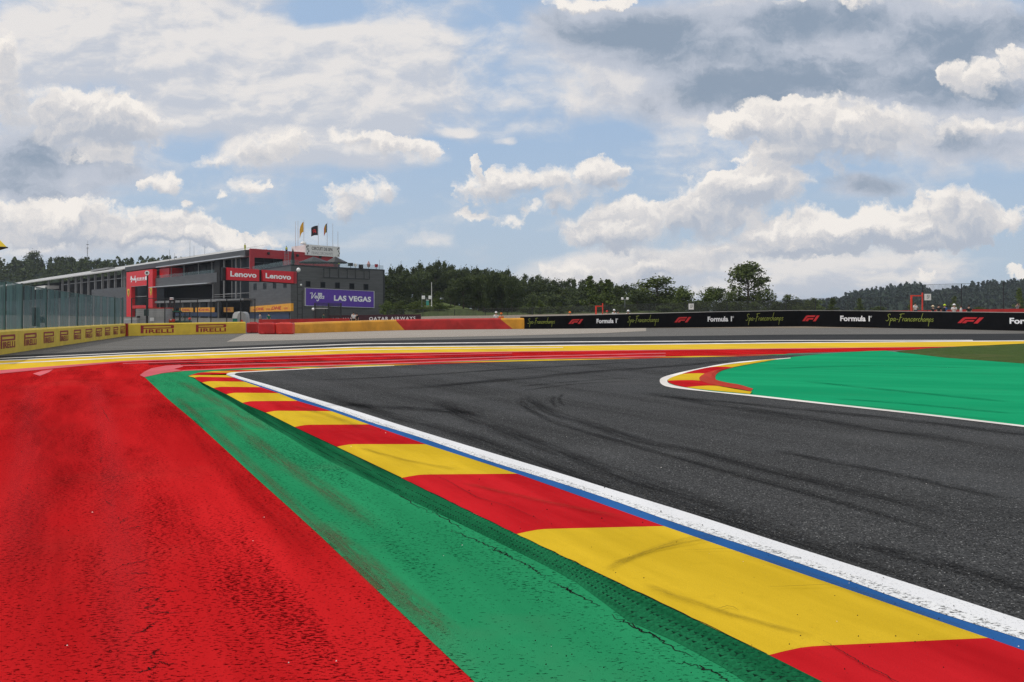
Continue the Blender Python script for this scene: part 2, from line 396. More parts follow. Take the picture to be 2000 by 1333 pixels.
# blue sky, a thin veil in it
skc = t.mix(.84, sky.outputs[0], ctint((.40, .545, .755)))
hz = t.ss(V, 2., 6.2)
skc = t.mix(t.m('MULTIPLY', hz, .70), skc, ctint((.525, .615, .70)))
# layer 1: soft sheets
ns = t.noise(t.v('MULTIPLY', PS, (.8, 1.5, 1)), .8, 8, .6)
soft_d = t.m('MULTIPLY_ADD', t.m('SUBTRACT', ns, .5), 2.2, blobs(PS, SOFT))
soft_d2 = t.m('MULTIPLY_ADD', t.m('SUBTRACT', t.noise(t.v('MULTIPLY', t.v('ADD', PS, (-.12, -.2, 0)), (.8, 1.5, 1)), .8, 6, .6), .5), 2.2, blobs(t.v('ADD', PS, (-.12, -.2, 0)), SOFT))
sh1 = t.ss(t.m('SUBTRACT', soft_d, soft_d2), -.35, .30)
soft_c = t.mix(sh1, ctint((.60, .63, .70)), ctint((.88, .84, .81)))
c = t.mix(t.ss(soft_d, .0, .95, 0, .92), skc, soft_c)
# layer 2: dark cloud
nd = t.noise(t.v('MULTIPLY', PS, (.7, 1.2, 1)), 1.1, 7, .58)
DARK = [(a, b, c_*1.2, d_*1.3, e) for a, b, c_, d_, e in DARK]
dark_b = blobs(PS, DARK); sheet_b = blobs(PS, SHEET)
dark_d = t.m('MULTIPLY_ADD', t.m('SUBTRACT', nd, .5), 1.5, t.m('MULTIPLY_ADD', dark_b, .5, sheet_b))
shn = t.noise(t.v('MULTIPLY', PW, (.7, 1.3, 1)), .8, 7, .6)
shd = t.m('MULTIPLY_ADD', t.m('SUBTRACT', shn, .5), 3.0, t.m('MULTIPLY', dark_b, .85))
dark_c = t.mix(t.ss(shd, -.25, .45), ctint((.80, .78, .78)), ctint((.565, .60, .68)))
dark_c = t.mix(t.ss(shd, .35, 1.25), dark_c, ctint((.285, .355, .455)))
c = t.mix(t.ss(dark_d, .10, .80, 0, .95), c, dark_c)
# layer 3: cumulus, cauliflower edges
def cum_den(vec, lst, det):
    b = blobs(vec, lst)
    n = t.noise(vec, 1.5, det, .66)
    vo = t.vor(vec, 2.4, 3)
    return b, t.m('MULTIPLY_ADD', t.m('SUBTRACT', .42, vo), .55, t.m('MULTIPLY', t.m('SUBTRACT', n, .5), .85))
CUM = [(a, b, c_*1.10, d_*1.13, e) for a, b, c_, d_, e in CUM]
b1, n1 = cum_den(PW, CUM, 8)
gate = t.ss(b1, .0, .12)
d1 = t.m('MULTIPLY_ADD', t.m('MULTIPLY', n1, 3.0), gate, t.m('MULTIPLY_ADD', b1, 1.5, -.25))
off = t.v('ADD', PW, (-.07, -.11, 0))
n2 = t.m('MULTIPLY_ADD', t.m('SUBTRACT', .42, t.vor(off, 2.4, 3)), .55, t.m('MULTIPLY', t.m('SUBTRACT', t.noise(off, 1.5, 7, .66), .5), .85))
b2 = blobs(t.v('ADD', PW, (-.05, -.20, 0)), CUM)
litn = t.m('SUBTRACT', n1, n2)
litb = t.m('SUBTRACT', b1, b2)
dm = t.m('MULTIPLY_ADD', litb, .35, d1)             # crisp tops, feathered undersides
lit = t.m('ADD', t.m('MULTIPLY', litn, 1.6), t.m('MULTIPLY', litb, .8))
edge = t.ss(d1, .1, 1.2, .30, -.12)
lit = t.m('ADD', lit, edge)
cum_c = t.mix(t.ss(lit, -.55, .25), ctint((.48, .525, .61)), ctint((.75, .73, .73)))
cum_c = t.mix(t.ss(lit, .05, .55, 0, .97), cum_c, ctint((1.0, .945, .885)))
soften = t.ss(t.noise(PS, .5, 3, .5), .35, .65, .50, 1.35)
msk = t.m('DIVIDE', dm, soften, clamp=True)
c = t.mix(t.m('MULTIPLY', t.ss(msk, 0, 1), .96), c, cum_c)
# broken white cloud added over the unseen sky, behind and above, to raise the fill
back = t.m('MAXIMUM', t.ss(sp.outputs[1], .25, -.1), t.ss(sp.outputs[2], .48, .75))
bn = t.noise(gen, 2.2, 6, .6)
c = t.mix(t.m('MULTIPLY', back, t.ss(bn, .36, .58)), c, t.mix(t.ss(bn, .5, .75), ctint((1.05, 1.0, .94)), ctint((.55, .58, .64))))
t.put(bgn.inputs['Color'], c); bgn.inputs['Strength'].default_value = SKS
W.cycles.sampling_method = 'MANUAL'; W.cycles.sample_map_resolution = 1024
# ------------------------------------------------------------------ materials
RED = paint('red_paint', (.50, .012, .014), dirtamt=.10, pit=.515, pitsc=34, rz=.44, dark=.12, pitmod=1.35, var=.2)
PINK = paint('pink_paint', (.60, .13, .15), pit=.66, dirtamt=.1)
GREEN = paint('green_paint', (.020, .24, .098), pit=.54, pitsc=36, dark=.15, pitmod=1.2, rz=.42, dirt=(.11, .15, .10), dirtamt=.55)
GREENI = paint('infield_green_paint', (.010, .29, .125), pit=.64, var=.12, rz=1.2, dirtamt=.16, dirt=(.05, .20, .10), pitmod=.8, streak=(.6, .12))
YEL = paint('yellow_paint', (.66, .43, .035), pit=.70, var=.1, rz=.45, dirtamt=.18, pitmod=.5)
YELK = paint('kerb_yellow', (.60, .395, .022), pit=.70, var=.12, rz=.45, streak=(2.2, .35), dirtamt=.3, dirt=(.32, .21, .04), pitmod=.4, rough=.42)
REDK = paint('kerb_red', (.46, .011, .016), pit=.70, var=.18, rz=.45, streak=(2.2, .35), dirtamt=.22, dirt=(.28, .02, .02), pitmod=.4, rough=.42)
REDH = paint('kerb_hump_red', (.42, .05, .035), pit=.72, var=.2, dirtamt=.4)
BLUE = paint('blue_paint', (.025, .105, .30), pit=.73, dirtamt=.1, pitmod=.4)
WHITE = paint('white_line_paint', (.72, .72, .73), pit=.545, pitsc=70, var=.05, dirtamt=.10, dark=.12, pitmod=.5)
WHITER = paint('rough_white_paint', (.74, .74, .74), pit=.475, pitsc=46, var=.05, dirtamt=.12, dark=.07, pitmod=.6)
WHITEF = paint('faded_white_paint', (.74, .70, .66), pit=.7, dirtamt=.1)
ROAD = asphalt('asphalt', .006, .100, sc=60, rz=.5, spk=.85)
DARKROAD = asphalt('fresh_asphalt', .022, .042, rz=1.4, big=.05)
TARMAC = asphalt('runoff_tarmac', .10, .17, sc=60, warm=(1, .95, .87), rz=.08, streak=(.05, .6), big=.12)
CONC = asphalt('pale_runoff', .26, .36, sc=40, warm=(1, .88, .75), rz=.08, streak=(.05, .5), big=.2)
DKGREEN = paint('grooved_green_shaded', (.010, .125, .050), pit=.56, var=.35, streak=(6, .4), dirtamt=.2, rz=.42)  # darker green with the shading of the corrugations painted in
CRACK = mat('crack', (.008, .007, .006), .9, spec=.1)
SKID = overlay('rubber_film', (.010, .010, .011), .66)
DIRT = overlay('brown_dust_film', (.12, .10, .06), .55)
REDD = overlay('dark_wear_film', (.20, .006, .007), .26)
PALE = overlay('pale_wear_film', (.54, .03, .035), .4, lo=.25, hi=.6)
GRAVEL = asphalt('gravel', .15, .27, sc=8, warm=(1, .82, .62), rz=1.45, big=.3)
def grassmat(name, a, b_, dry):
    m, t, b = newmat(name); p = t.pos()
    n = t.noise(p, 2.2, 6, .7); g = t.noise(p, .25, 4, .6)
    c = t.mix(t.ss(n, .3, .7), a, b_); c = t.mix(t.ss(g, .5, .72, 0, .75), c, dry)
    t.put(b.inputs['Base Color'], c); b.inputs['Roughness'].default_value = .95; b.inputs['Specular IOR Level'].default_value = .1
    t.put(b.inputs['Normal'], t.bump(t.noise(p, 6, 4, .7), 1., .15)); return m
GRASS = grassmat('grass', (.040, .072, .012), (.068, .105, .020), (.11, .105, .035))
FIELD = grassmat('meadow', (.055, .085, .022), (.10, .125, .035), (.15, .15, .05))
HILLM = grassmat('wooded_slope', (.012, .020, .010), (.02, .032, .014), (.022, .036, .016))
# ------------------------------------------------------------------ the ground
mb = MB()
xs = [-4000, -900, -300, -120, -40, 40, 120, 300, 900, 4000]; ys = [-60, 0, 60, 200, 600, 1800, 6000]
for a, b in zip(xs, xs[1:]):
    for c_, d in zip(ys, ys[1:]): mb.quad((a, c_, -.006), (b, c_, -.006), (b, d, -.006), (a, d, -.006))
struct(mb.build('ground', TARMAC, fixn=False))
# terrain behind the barriers
def terrain(name, y0, y1, ny, m, px0, px1, dz=0.):
    mb = MB(); nx = 60
    for j in range(ny+1):
        y = lerp(y0, y1, j/ny)
        for i in range(nx+1):
            px = lerp(px0, px1, i/nx); x = (px-CX)/F*y
            mb.v.append((x, y, ter(x, y)+dz+(.10*mnoise.noise(Vector((x*.12, y*.12, 0))) if y > 130 else 0)))
    for j in range(ny):
        for i in range(nx):
            k = j*(nx+1)+i; mb.f.append([k, k+1, k+nx+2, k+nx+1]); mb.mi.append(0)
    return struct(mb.build(name, m, smooth=True, fixn=False))
terrain('gravel_bank', 83, 131, 16, GRAVEL, 540, 3000, .003)
terrain('meadow', 131, 420, 40, FIELD, 540, 3000, .003)
X0, X1 = -900, 3000
cr_top = [(-900, 694), (445, 667.5), (480, 655), (575, 652), (780, 645), (1024, 643), (1180, 641.5), (1262, 641)]
pts = [G(*p) for p in [(442, 668), (700, 662), (1000, 656), (1180, 651), (1262, 647), (1262, 641), (1024, 641.5), (780, 643), (575, 650), (478, 653)]]
struct(poly_sheet('runoff_concrete', pts, CONC, .003))
d_top = [(-900, 740), (0, 696), (240, 684), (400, 679), (700, 666.7), (1100, 659.7), (1540, 654), (2000, 652), (3000, 649)]
d_bot = [(-900, 752), (0, 704.5), (250, 693), (400, 688), (700, 678), (1100, 674.5), (1540, 669.5), (2000, 665.5), (3000, 661)]
struct(band('far_road', d_top, d_bot, DARKROAD, .004, X0, X1))
w1 = [(-900, 745), (0, 700.2), (250, 689.3), (400, 683.5), (700, 671.8), (1100, 667.8), (1540, 665), (2000, 664.6), (3000, 662)]
struct(band('far_road_edge_line', w1, [(x, y+1.3) for x, y in w1], WHITEF, .008, X0, 1900))
y_top = [(-900, 752), (0, 704.5), (250, 693), (400, 688), (700, 678), (1100, 674.5), (1540, 669.5), (2000, 665.5), (3000, 661)]
y_bot = [(-900, 790), (0, 724), (250, 705), (400, 701), (700, 691), (1100, 686), (1540, 681), (1873, 677.5), (2000, 671.5), (3000, 662)]
struct(band('yellow_runoff', y_top, y_bot, YEL, .006, X0, X1))
struct(band('yellow_runoff_top_line', y_top, [(x, y+1.5) for x, y in y_top], WHITEF, .010, X0, 2000))
ys1 = [(-300, 724), (0, 710.5), (240, 698.8), (700, 683.4), (1100, 679)]
struct(band('yellow_runoff_stripe', ys1, [(x, y+lerp(1.8, .8, max(0, x)/1100)) for x, y in ys1], WHITEF, .010, -300, 1100))
struct(band('red_runoff_edge_line', [(x, y) for x, y in y_bot[:8]], [(-900, 800), (0, 731), (60, 725), (250, 707.2), (400, 702.6), (700, 692.4), (1100, 687.4), (1540, 682.4), (1873, 678)], PINK, .010, X0, 1873))
r_top = [(-900, 790), (0, 724), (250, 705), (400, 701), (700, 691), (1100, 686), (1540, 681), (1873, 677.5)]
red_pts = [G(x, y) for x, y in r_top]+[G(1873, 681), G(1540, 690.5), G(1500, 700), G(1000, 760), G(1000, 2600), Vector((0, -8, 0)), Vector((-14, -8, 0)), Vector((-26, 4, 0))]
struct(poly_sheet('red_runoff', red_pts, RED, .003))
for nm, pl, w in (('pink_stripe', [(345, 714.6), (475, 711.5), (700, 706), (1000, 697), (1300, 690)], 1.6), ('pink_stripe', [(355, 724), (475, 718.6), (700, 712), (1000, 701.5), (1300, 695.5)], 1.8), ('pink_stripe', [(240, 710.5), (475, 703.5), (700, 697), (1000, 690)], 1.)):
    struct(band(nm, pl, [(x, y+w) for x, y in pl], PINK, .010, pl[0][0], pl[-1][0]))
struct(poly_sheet('pink_arrow_tip', [G(x, y) for x, y in [(273, 734), (282, 727), (295, 720.7), (324, 715.2), (352, 713.5), (358, 717), (340, 722), (358, 724.5), (317, 730), (281.5, 738)]], PINK, .011))
struct(poly_sheet('pink_dart', [G(x, y) for x, y in [(64, 731), (82, 725.5), (104, 722.5), (96, 728), (78, 735.5)]], PINK, .011))
struct(band('far_road_rubber_line', [(290, 711.5), (475, 709.5), (700, 704.5), (1000, 696)], [(290, 712.6), (475, 710.6), (700, 705.4), (1000, 696.6)], CRACK, .012, 290, 1000))
# the corner: outlines as traced on the ground
A_ = [(459, 732.6), (464, 735.6), (536, 756.6), (608, 778.6), (680, 799.9), (720, 812.4), (800, 838), (950, 884), (1100, 929.3), (1175, 953), (1345, 1005.5), (1500, 1056), (1750, 1136), (2000, 1217), (2300, 1316), (2700, 1450)]
B_ = [(442.5, 733), (458, 738.8), (507, 754.4), (560, 771.8), (620, 791), (680, 811), (720, 825.6), (800, 850), (845, 865), (950, 901.5), (1100, 948.5), (1200, 982), (1325, 1027), (1500, 1084), (1650, 1136), (1800, 1190.5), (2000, 1255), (2300, 1352), (2700, 1483)]
Cb = [(443, 734), (455, 738.5), (478, 747), (509, 757.7), (545, 769.5), (581, 784.7), (648, 805), (721, 831), (832, 870), (1010, 928), (1297, 1031), (1930, 1251), (2750, 1545)]
Db = [(366, 736), (376, 739), (394, 748), (415.5, 759), (441, 771), (472, 788), (518, 807), (574, 835.3), (656, 874), (783, 935), (1007, 1045), (1500, 1282), (2150, 1610)]
Co = [(443, 733.5), (443, 731.5), (450, 729.2), (470, 727.4), (520, 725), (560, 722.8), (600, 721), (640, 719.4), (700, 717.4), (820, 713.2), (1000, 707.3), (1248, 701.4), (1346, 699), (1441, 697.2), (1510, 695)]
Do = [(366, 736), (373, 733), (385, 729.6), (407, 727.2), (452, 725), (497, 723.2), (542, 720.8), (587, 719.4), (632, 717.8), (700, 715.4), (820, 711), (1000, 705), (1248, 699.4), (1346, 697.3), (1441, 695.7), (1510, 694.2)]
Do = Do[:1]+Do[2:]
gA, gB, gC, gD, gCo, gDo = ([G(*p) for p in L] for L in (A_, B_, Cb, Db, Co, Do))
F_ = [(282, 737), (326, 779), (375, 820), (419, 860), (500, 935), (572, 1000), (630, 1053), (712, 1132), (925, 1333), (1150, 1545), (1500, 1880)]
gF = [G(*p) for p in F_]
gt = [G(*p) for p in [(1620, 691), (1510, 693), (1248, 698.2), (1000, 703.4), (700, 713.6), (621, 716), (542, 718), (475, 720), (407, 722.8), (362, 725.2), (329, 728.8), (290, 733.6)]]
struct(poly_sheet('green_runoff', gt+gF+list(reversed(gD))+gDo+[G(1540, 697), G(1620, 692.5)], GREEN, .006))
road = [G(*p) for p in [(1620, 691.5), (1510, 695)]]+list(reversed(gCo))[1:-2]+gB[:]+[Vector((3.2, -6, 0)), Vector((40, -6, 0)), Vector((40, 14, 0)), G(2000, 800), G(1696, 688)]
struct(poly_sheet('road', road, ROAD, .009))
def strip(name, L, Rr, m, z, n=None):
    mb = MB(); n = n or max(len(L), len(Rr))*5
    L, Rr = resample(smoothpts(L), n), resample(smoothpts(Rr), n)
    for i in range(n):
        q = [L[i], Rr[i], Rr[i+1], L[i+1]]
        mb.quad(*[(p.x, p.y, z) for p in q])
    return struct(mb.build(name, m, fixn=False))
gAi = resample(smoothpts(gA), 160); gBw = resample(smoothpts(gB), 160); gM = [a_.lerp(b_, .58) for a_, b_ in zip(gAi, gBw)]
strip('white_edge_line', gM, gAi, WHITE, .013, 160)
strip('white_edge_line', gBw, gM, WHITER, .013, 160)
gBi = resample(smoothpts(gB), 120); gCi = resample(smoothpts(gC), 120)
strip('blue_edge_line', gC, [p+(c_-p)*-.05 for p, c_ in zip(gBi, gCi)], BLUE, .011, 120)
cin = [G(*p) for p in [(459, 732), (462, 730), (475, 728.8), (520, 726.4), (600, 722.2), (640, 720.5), (700, 718.3), (770, 715.8)]]
strip('white_edge_line', [G(*p) for p in [(442, 733), (443, 731.4), (450, 729.3), (470, 727.5), (520, 725.1), (600, 721.1), (700, 717.4), (770, 715.2)]], cin, WHITEF, .013)
# kerb: swept profile with one colour block per paint block
def kerb(name, C, D, prof, start, mats, sub=4, every=1, taper=False):
    mb = MB(); mi = start
    for k in range(len(C)-1):
        n = sub
        for i in range(n):
            r0 = []; r1 = []
            for lst, tt in ((r0, i/n), (r1, (i+1)/n)):
                c_ = C[k].lerp(C[k+1], tt); d = D[k].lerp(D[k+1], tt)
                for f, z in prof:
                    p = c_.lerp(d, f); e_ = (k+tt)/(len(C)-1); lst.append((p.x, p.y, .02+(z-.02)*min(1, e_*5, (1-e_)*5) if taper else z))
            b = len(mb.v); mb.v += r0+r1; m_ = len(prof)
            for j in range(m_-1): mb.f.append([b+j, b+j+1, b+m_+j+1, b+m_+j]); mb.mi.append(mi % 2)
        mi += 1 if (k+1) % every == 0 else 0
    bm_o = mb.build(name, mats, fixn=False)
    for p in bm_o.data.polygons:
        if p.normal.z < 0: p.flip()
    return struct(bm_o)
PR = [(0, .011), (.2, .016), (.5, .023), (.76, .029), (.81, .0295), (.86, .027), (.93, .017), (1., .004)]
kerb('kerb', gC, gD, PR, 0, [YELK, REDK])
kerb('kerb', gCo[1:], gDo, [(a, z*.6+.006) for a, z in PR], 1, [YELK, REDK])
# grooved green strip behind the kerb: real ridges
E_ = [(380, 739), (400, 756), (452, 787), (500, 817), (560, 853), (625, 892), (750, 955), (875, 1014), (1000, 1075), (1125, 1140), (1225, 1215), (1350, 1270), (1440, 1325), (1600, 1430), (1950, 1640)]
gE = resample(smoothpts([G(*p) for p in E_]), 60)
gDr = resample(gD, 60)
mb = MB(); NR = 1300; NC = 13
Ef, Df = resample(gE, NR), resample(gDr, NR); gr = random.Random(11)
for i in range(NR+1):
    for j in range(NC+1):
        q = Df[i].lerp(Ef[i], j/NC); ph = (i+((j//2) % 2)*2) % 3; z = .008+(0, .004, .007)[ph]*(1 if 0 < j < NC else 0)
        mb.v.append((q.x, q.y, z))
for i in range(NR):
    for j in range(NC):
        k = i*(NC+1)+j; mb.f.append([k, k+1, k+NC+2, k+NC+1]); w = mnoise.noise(Vector((i*.05, j*.3, 0)))
        mb.mi.append(1 if (i+((j//2) % 2)*2) % 3 == 0 and 1 < j < NC-1 and gr.random() < .75+.5*w else 0)
o = mb.build('grooved_kerb_strip', [DKGREEN, mat('groove_dirt_shade', (.004, .030, .014), .9, .3, spec=.05)], fixn=False)  # dark groove faces: dirt, plus painted shading the low ridges barely give
for p in o.data.polygons:
    if p.normal.z < 0: p.flip()
struct(o)
# infield
IO = [(1544, 700), (1437.6, 708.6), (1365, 721), (1316, 732), (1296, 738), (1288.6, 743.6), (1293, 753), (1316, 759.6), (1392, 768), (1468, 776), (1620, 793), (1810, 814), (2000, 836.7), (2600, 908), (4600, 1146)]
II = [(1544, 701), (1437, 711), (1365, 724), (1331, 733), (1310, 740), (1303, 745.5), (1310, 752.5), (1339, 759), (1392, 766.2), (1468, 773), (1620, 790), (1810, 811), (2000, 833.5), (2600, 904), (4600, 1140)]
gIO, gII = [G(*p) for p in IO], [G(*p) for p in II]
gtop = [G(*p) for p in [(1506, 704.6), (1551, 698), (1620, 691), (1696, 686.6), (1730, 686), (1772, 691), (1848, 699), (2000, 710.5), (2600, 756), (4600, 909)]]
struct(poly_sheet('infield_runoff', gtop+list(reversed(gII)), GREENI, .013))
strip('infield_edge_line', gII, gIO, WHITEF, .016)
struct(poly_sheet('infield_grass', [G(*p) for p in [(1749, 687.4), (1810, 681.5), (1886, 677), (2000, 672.5), (3000, 645), (4600, 640), (4600, 910), (2600, 757), (2000, 711.5), (1848, 700), (1775, 691.3)]], GRASS, .017))
KI = [(1475, 706.8), (1388, 718.6), (1331, 732.3), (1304, 745.5), (1340, 758.6), (1465, 771.6)]
KO = [(1518, 703.6), (1430, 719.6), (1382, 732.5), (1373, 746.5), (1402, 756.5), (1470, 768.6)]
kerb('infield_kerb', smoothpts([G(*p) for p in KI], 6), smoothpts([G(*p) for p in KO], 6), [(0, .018), (.3, .032), (.7, .038), (1, .026)], 0, [YELK, REDK], 1, 6)
# red raised sausage hump behind the infield kerb
hi_ = [G(*p) for p in [(1428, 719), (1400, 727), (1372, 735), (1366, 744), (1380, 751), (1412, 758), (1445, 763), (1466, 766.5)]]
ho_ = [G(*p) for p in [(1434, 719), (1412, 725), (1400, 732), (1397, 739), (1401, 745.5), (1422, 752), (1453, 757), (1471, 761.5)]]
kerb('kerb_hump', smoothpts(hi_, 5), smoothpts(ho_, 5), [(0, .03), (.15, .055), (.4, .07), (.75, .062), (1, .02)], 0, [REDH, REDH], 1, 1, True)
# cracks, rubber and dust on the surfaces
mb = MB(); rr = random.Random(3)
def crack(px, w, z=.010, jit=.012, n=14):
    w *= .55; jit *= .6
    pts = resample([G(*p) for p in px], n*(len(px)-1))
    pts = [p+Vector((rr.uniform(-jit, jit), rr.uniform(-jit, jit), 0)) for p in pts]
    ribbon(mb, pts, w, z, True)
crack([(835, 932), (870, 945), (930, 980), (1000, 1000), (1062, 1030)], .008, .0375, .008)
crack([(1608, 1268), (1645, 1290), (1690, 1318), (1730, 1338), (1790, 1375)], .010, .0395, .008)
crack([(1337, 1084), (1450, 1080)], .005, .031, .002)
crack([(1500, 1158), (1640, 1152)], .005, .032, .002)
crack([(1400, 1205), (1420, 1199), (1432, 1201), (1444, 1208)], .006, .040, .002)
for seg in ([(1000, 1092), (1050, 1118), (1062, 1128)], [(1075, 1139), (1125, 1163), (1172, 1187)], [(1195, 1204), (1250, 1232), (1350, 1287)], [(1330, 1297), (1390, 1313), (1430, 1336)], [(1215, 1214), (1290, 1252)], [(880, 1037), (900, 1046), (940, 1062), (1000, 1091)], [(845, 1000), (900, 1035)], [(700, 920), (790, 975)], [(760, 955), (835, 1003)], [(590, 850), (660, 890)], [(960, 1075), (985, 1083), (1000, 1095)], [(1100, 1150), (1122, 1161)]):
    crack(seg, .016, .0075, .03)
for i in range(len(Db)-4):
    a, b = Db[i+2], Db[i+3]
    crack([(a[0]-1, a[1]+.6), ((a[0]+b[0])/2-1, (a[1]+b[1])/2+.6), (b[0]-1, b[1]+.6)], .020 if i > 4 else .012, .012, .010)
for px in ([(200, 780), (222, 781)], [(200, 800), (215, 825)], [(212, 870), (235, 866)], [(195, 905), (198, 895), (215, 898)], [(207, 980), (222, 990)], [(248, 1035), (265, 1032), (280, 1028)], [(232, 1107), (260, 1101), (290, 1095)], [(246, 1122), (295, 1121)], [(262, 1160), (275, 1152), (300, 1149)], [(256, 1240), (275, 1236), (290, 1228), (305, 1216)], [(293, 1290), (297, 1280), (312, 1268)], [(305, 1302), (310, 1296), (345, 1301)], [(272, 1316), (305, 1303)], [(278, 1192), (300, 1184)], [(300, 1175), (315, 1170)], [(290, 1200), (350, 1198)], [(320, 1158), (352, 1156)], [(232, 1025), (250, 1012)], [(205, 935), (240, 930), (275, 925)]):
    crack(px, .013, .0055, .02, 10)
struct(mb.build('surface_cracks', CRACK, fixn=False))
def film(name, m, px, w, z, jit=0.):
    mb = MB(); ribbon(mb, resample(smoothpts([G(*p) for p in px]), 60), w, z); return struct(mb.build(name, m, fixn=False))
k = 0
for px, w in (([(1030, 770), (1036, 783), (1080, 808), (1150, 830), (1250, 862), (1350, 882), (1480, 915), (1620, 950), (1760, 985), (2000, 1050)], .42),
              ([(1012, 778), (1030, 800), (1100, 832), (1200, 862), (1350, 905), (1500, 945), (1700, 1002), (2000, 1090)], .22),
              ([(862, 780), (875, 797), (920, 817), (1000, 850), (1100, 888), (1250, 945), (1400, 992), (1600, 1052)], .55),
              ([(620, 770), (760, 812), (900, 850), (1050, 905), (1250, 975), (1500, 1045), (1750, 1122), (2100, 1230)], .5),
              ([(1000, 758), (1080, 750), (1180, 742), (1260, 738)], .25), ([(1020, 765), (1120, 752), (1240, 745)], .2),
              ([(700, 765), (860, 755), (1000, 742), (1150, 728), (1300, 717), (1450, 704)], .9), ([(560, 745), (760, 738), (1000, 722), (1250, 708)], .5),
              ([(1300, 775), (1450, 790), (1700, 815), (2000, 850), (2300, 885)], .5), ([(1250, 766), (1400, 792), (1700, 838), (2000, 880)], .7),
              ([(1085, 775), (1078, 785), (1090, 800)], .12), ([(1100, 770), (1092, 782), (1105, 797)], .1),
              ([(1500, 880), (1750, 930), (2000, 985)], .3), ([(640, 790), (800, 800), (950, 810)], .7), ([(1650, 1060), (1850, 1110), (2100, 1180)], .35)):
    film('tyre_mark', SKID, px, w, .0105+.0002*k); k += 1
for px, w in (([(340, 772), (470, 890), (600, 1010), (760, 1160), (960, 1345)], .16), ([(420, 800), (520, 880), (620, 950), (760, 1050)], .28), ([(350, 745), (450, 800), (540, 850)], .35), ([(620, 1020), (760, 1140), (900, 1260)], .22)):
    film('dust_streak', DIRT, px, w, .0066+.0001*k); k += 1
for px, w in (([(180, 745), (205, 830), (225, 950), (240, 1100), (265, 1500)], .45), ([(60, 750), (50, 900), (20, 1200)], .5)):
    film('pale_wear', PALE, px, w, .0036+.0001*k); k += 1
for px, w in (([(100, 742), (180, 743), (262, 744)], .8), ([(150, 760), (120, 900), (90, 1100), (60, 1500)], .9), ([(262, 870), (275, 900), (300, 935)], .5), ([(330, 790), (420, 890), (540, 1010), (700, 1160)], .3), ([(20, 780), (90, 850), (150, 990)], .7)):
    film('dark_wear', REDD, px, w, .0036+.0001*k); k += 1
SCUFF = overlay('kerb_scuff_film', (.05, .04, .02), .42, nsc=(20, 1.0, 1))
for px, w in (([(1175, 1128), (1260, 1090), (1345, 1062), (1440, 1052)], .10), ([(1190, 1112), (1290, 1082), (1400, 1058)], .05), ([(900, 950), (1050, 985), (1230, 1022)], .12), ([(1420, 1080), (1600, 1140), (1800, 1212), (1930, 1258)], .10), ([(700, 880), (790, 905), (900, 925)], .12), ([(1250, 1150), (1400, 1205), (1600, 1262)], .09), ([(560, 795), (640, 815), (730, 850)], .2)):
    film('kerb_scuff', SCUFF, px, w, .0335+.0002*(k % 20)); k += 1
for px, w in (([(1560, 745), (1700, 760), (2000, 790)], .5), ([(1500, 722), (1700, 716), (1950, 722)], .6), ([(1620, 780), (1760, 790), (2000, 812)], .35)):
    film('infield_tyre_mark', overlay('green_wear_film', (.004, .10, .045), .5), px, w, .0145+.0002*(k % 10)); k += 1
mb = MB(); crack([(1600, 786.5), (1810, 807.5), (2000, 829)], .03, .0150, .012, 20); struct(mb.build('infield_lip_shade', CRACK, fixn=False))  # thin dark line painted in for the shading along the kerb lip
mb = MB(); crack([(700, 803), (900, 862), (1250, 968), (1500, 1046), (2000, 1201)], .012, .0100, .004, 20); struct(mb.build('paving_joint', CRACK, fixn=False))
# grit lying about: a few hundred crumbs of rubber and stone
mb = MB(); gr = random.Random(21)
for i in range(320):
    px, py = gr.uniform(0, 2000), 720+620*gr.random()**.6; q = G(px, py); s_ = gr.uniform(.002, .0055)*(1.3 if q.y > 6 else .8)
    zz = .0395 if ev([(366, 736), (783, 935), (1500, 1282), (1700, 1380)], px) > py > ev([(455, 738), (1010, 928), (1930, 1251), (2200, 1350)], px) else .015
    mb.hexa([q+Vector((s_*math.cos(a)*gr.uniform(.6, 1.2), s_*math.sin(a), zz)) for a in (.3, 1.9, 3.6, 5.1)], [q+Vector((s_*.5*math.cos(a), s_*.5*math.sin(a), zz+s_*.9)) for a in (.3, 1.9, 3.6, 5.1)], 0 if gr.random() < .93 else 1)
struct(mb.build('rubber_grit', [CRACK, WHITEF]), 'stuff', 'crumbs of rubber and grit scattered over the track and kerb')
# ================================================================== barriers along the run-off
MY = mat('barrier_yellow', (.72, .50, .045), .55, .08)
MMAR = mat('logo_dark_red', (.30, .022, .022), .55, .08)
MBLK = mat('barrier_black', (.004, .004, .005), .75, .2, spec=.08)
MWHT = mat('lettering_white', (.88, .88, .90), .5, .04)
MLIME = mat('lettering_lime', (.34, .40, .06), .5, .05)
MF1 = mat('logo_red', (.55, .018, .022), .45, .08)
MORG = mat('fabric_orange', (.66, .30, .022), .6, .16, .9, bump=.5, bsc=1.5)
MREDF = mat('fabric_red', (.48, .022, .020), .6, .2, .9, bump=.6, bsc=1.8)
MREDB = mat('plastic_red', (.62, .04, .025), .4, .15, 1.2, bump=.4, bsc=2.)
MDG = mat('post_dark_green', (.03, .06, .05), .5, .15)
MSTEEL = mat('galvanised_steel', (.22, .24, .25), .45, .12, metal=.5)
MDARK = mat('dark_metal', (.02, .022, .025), .5, .2)
MCONC = mat('wall_concrete', (.30, .29, .27), .85, .15)
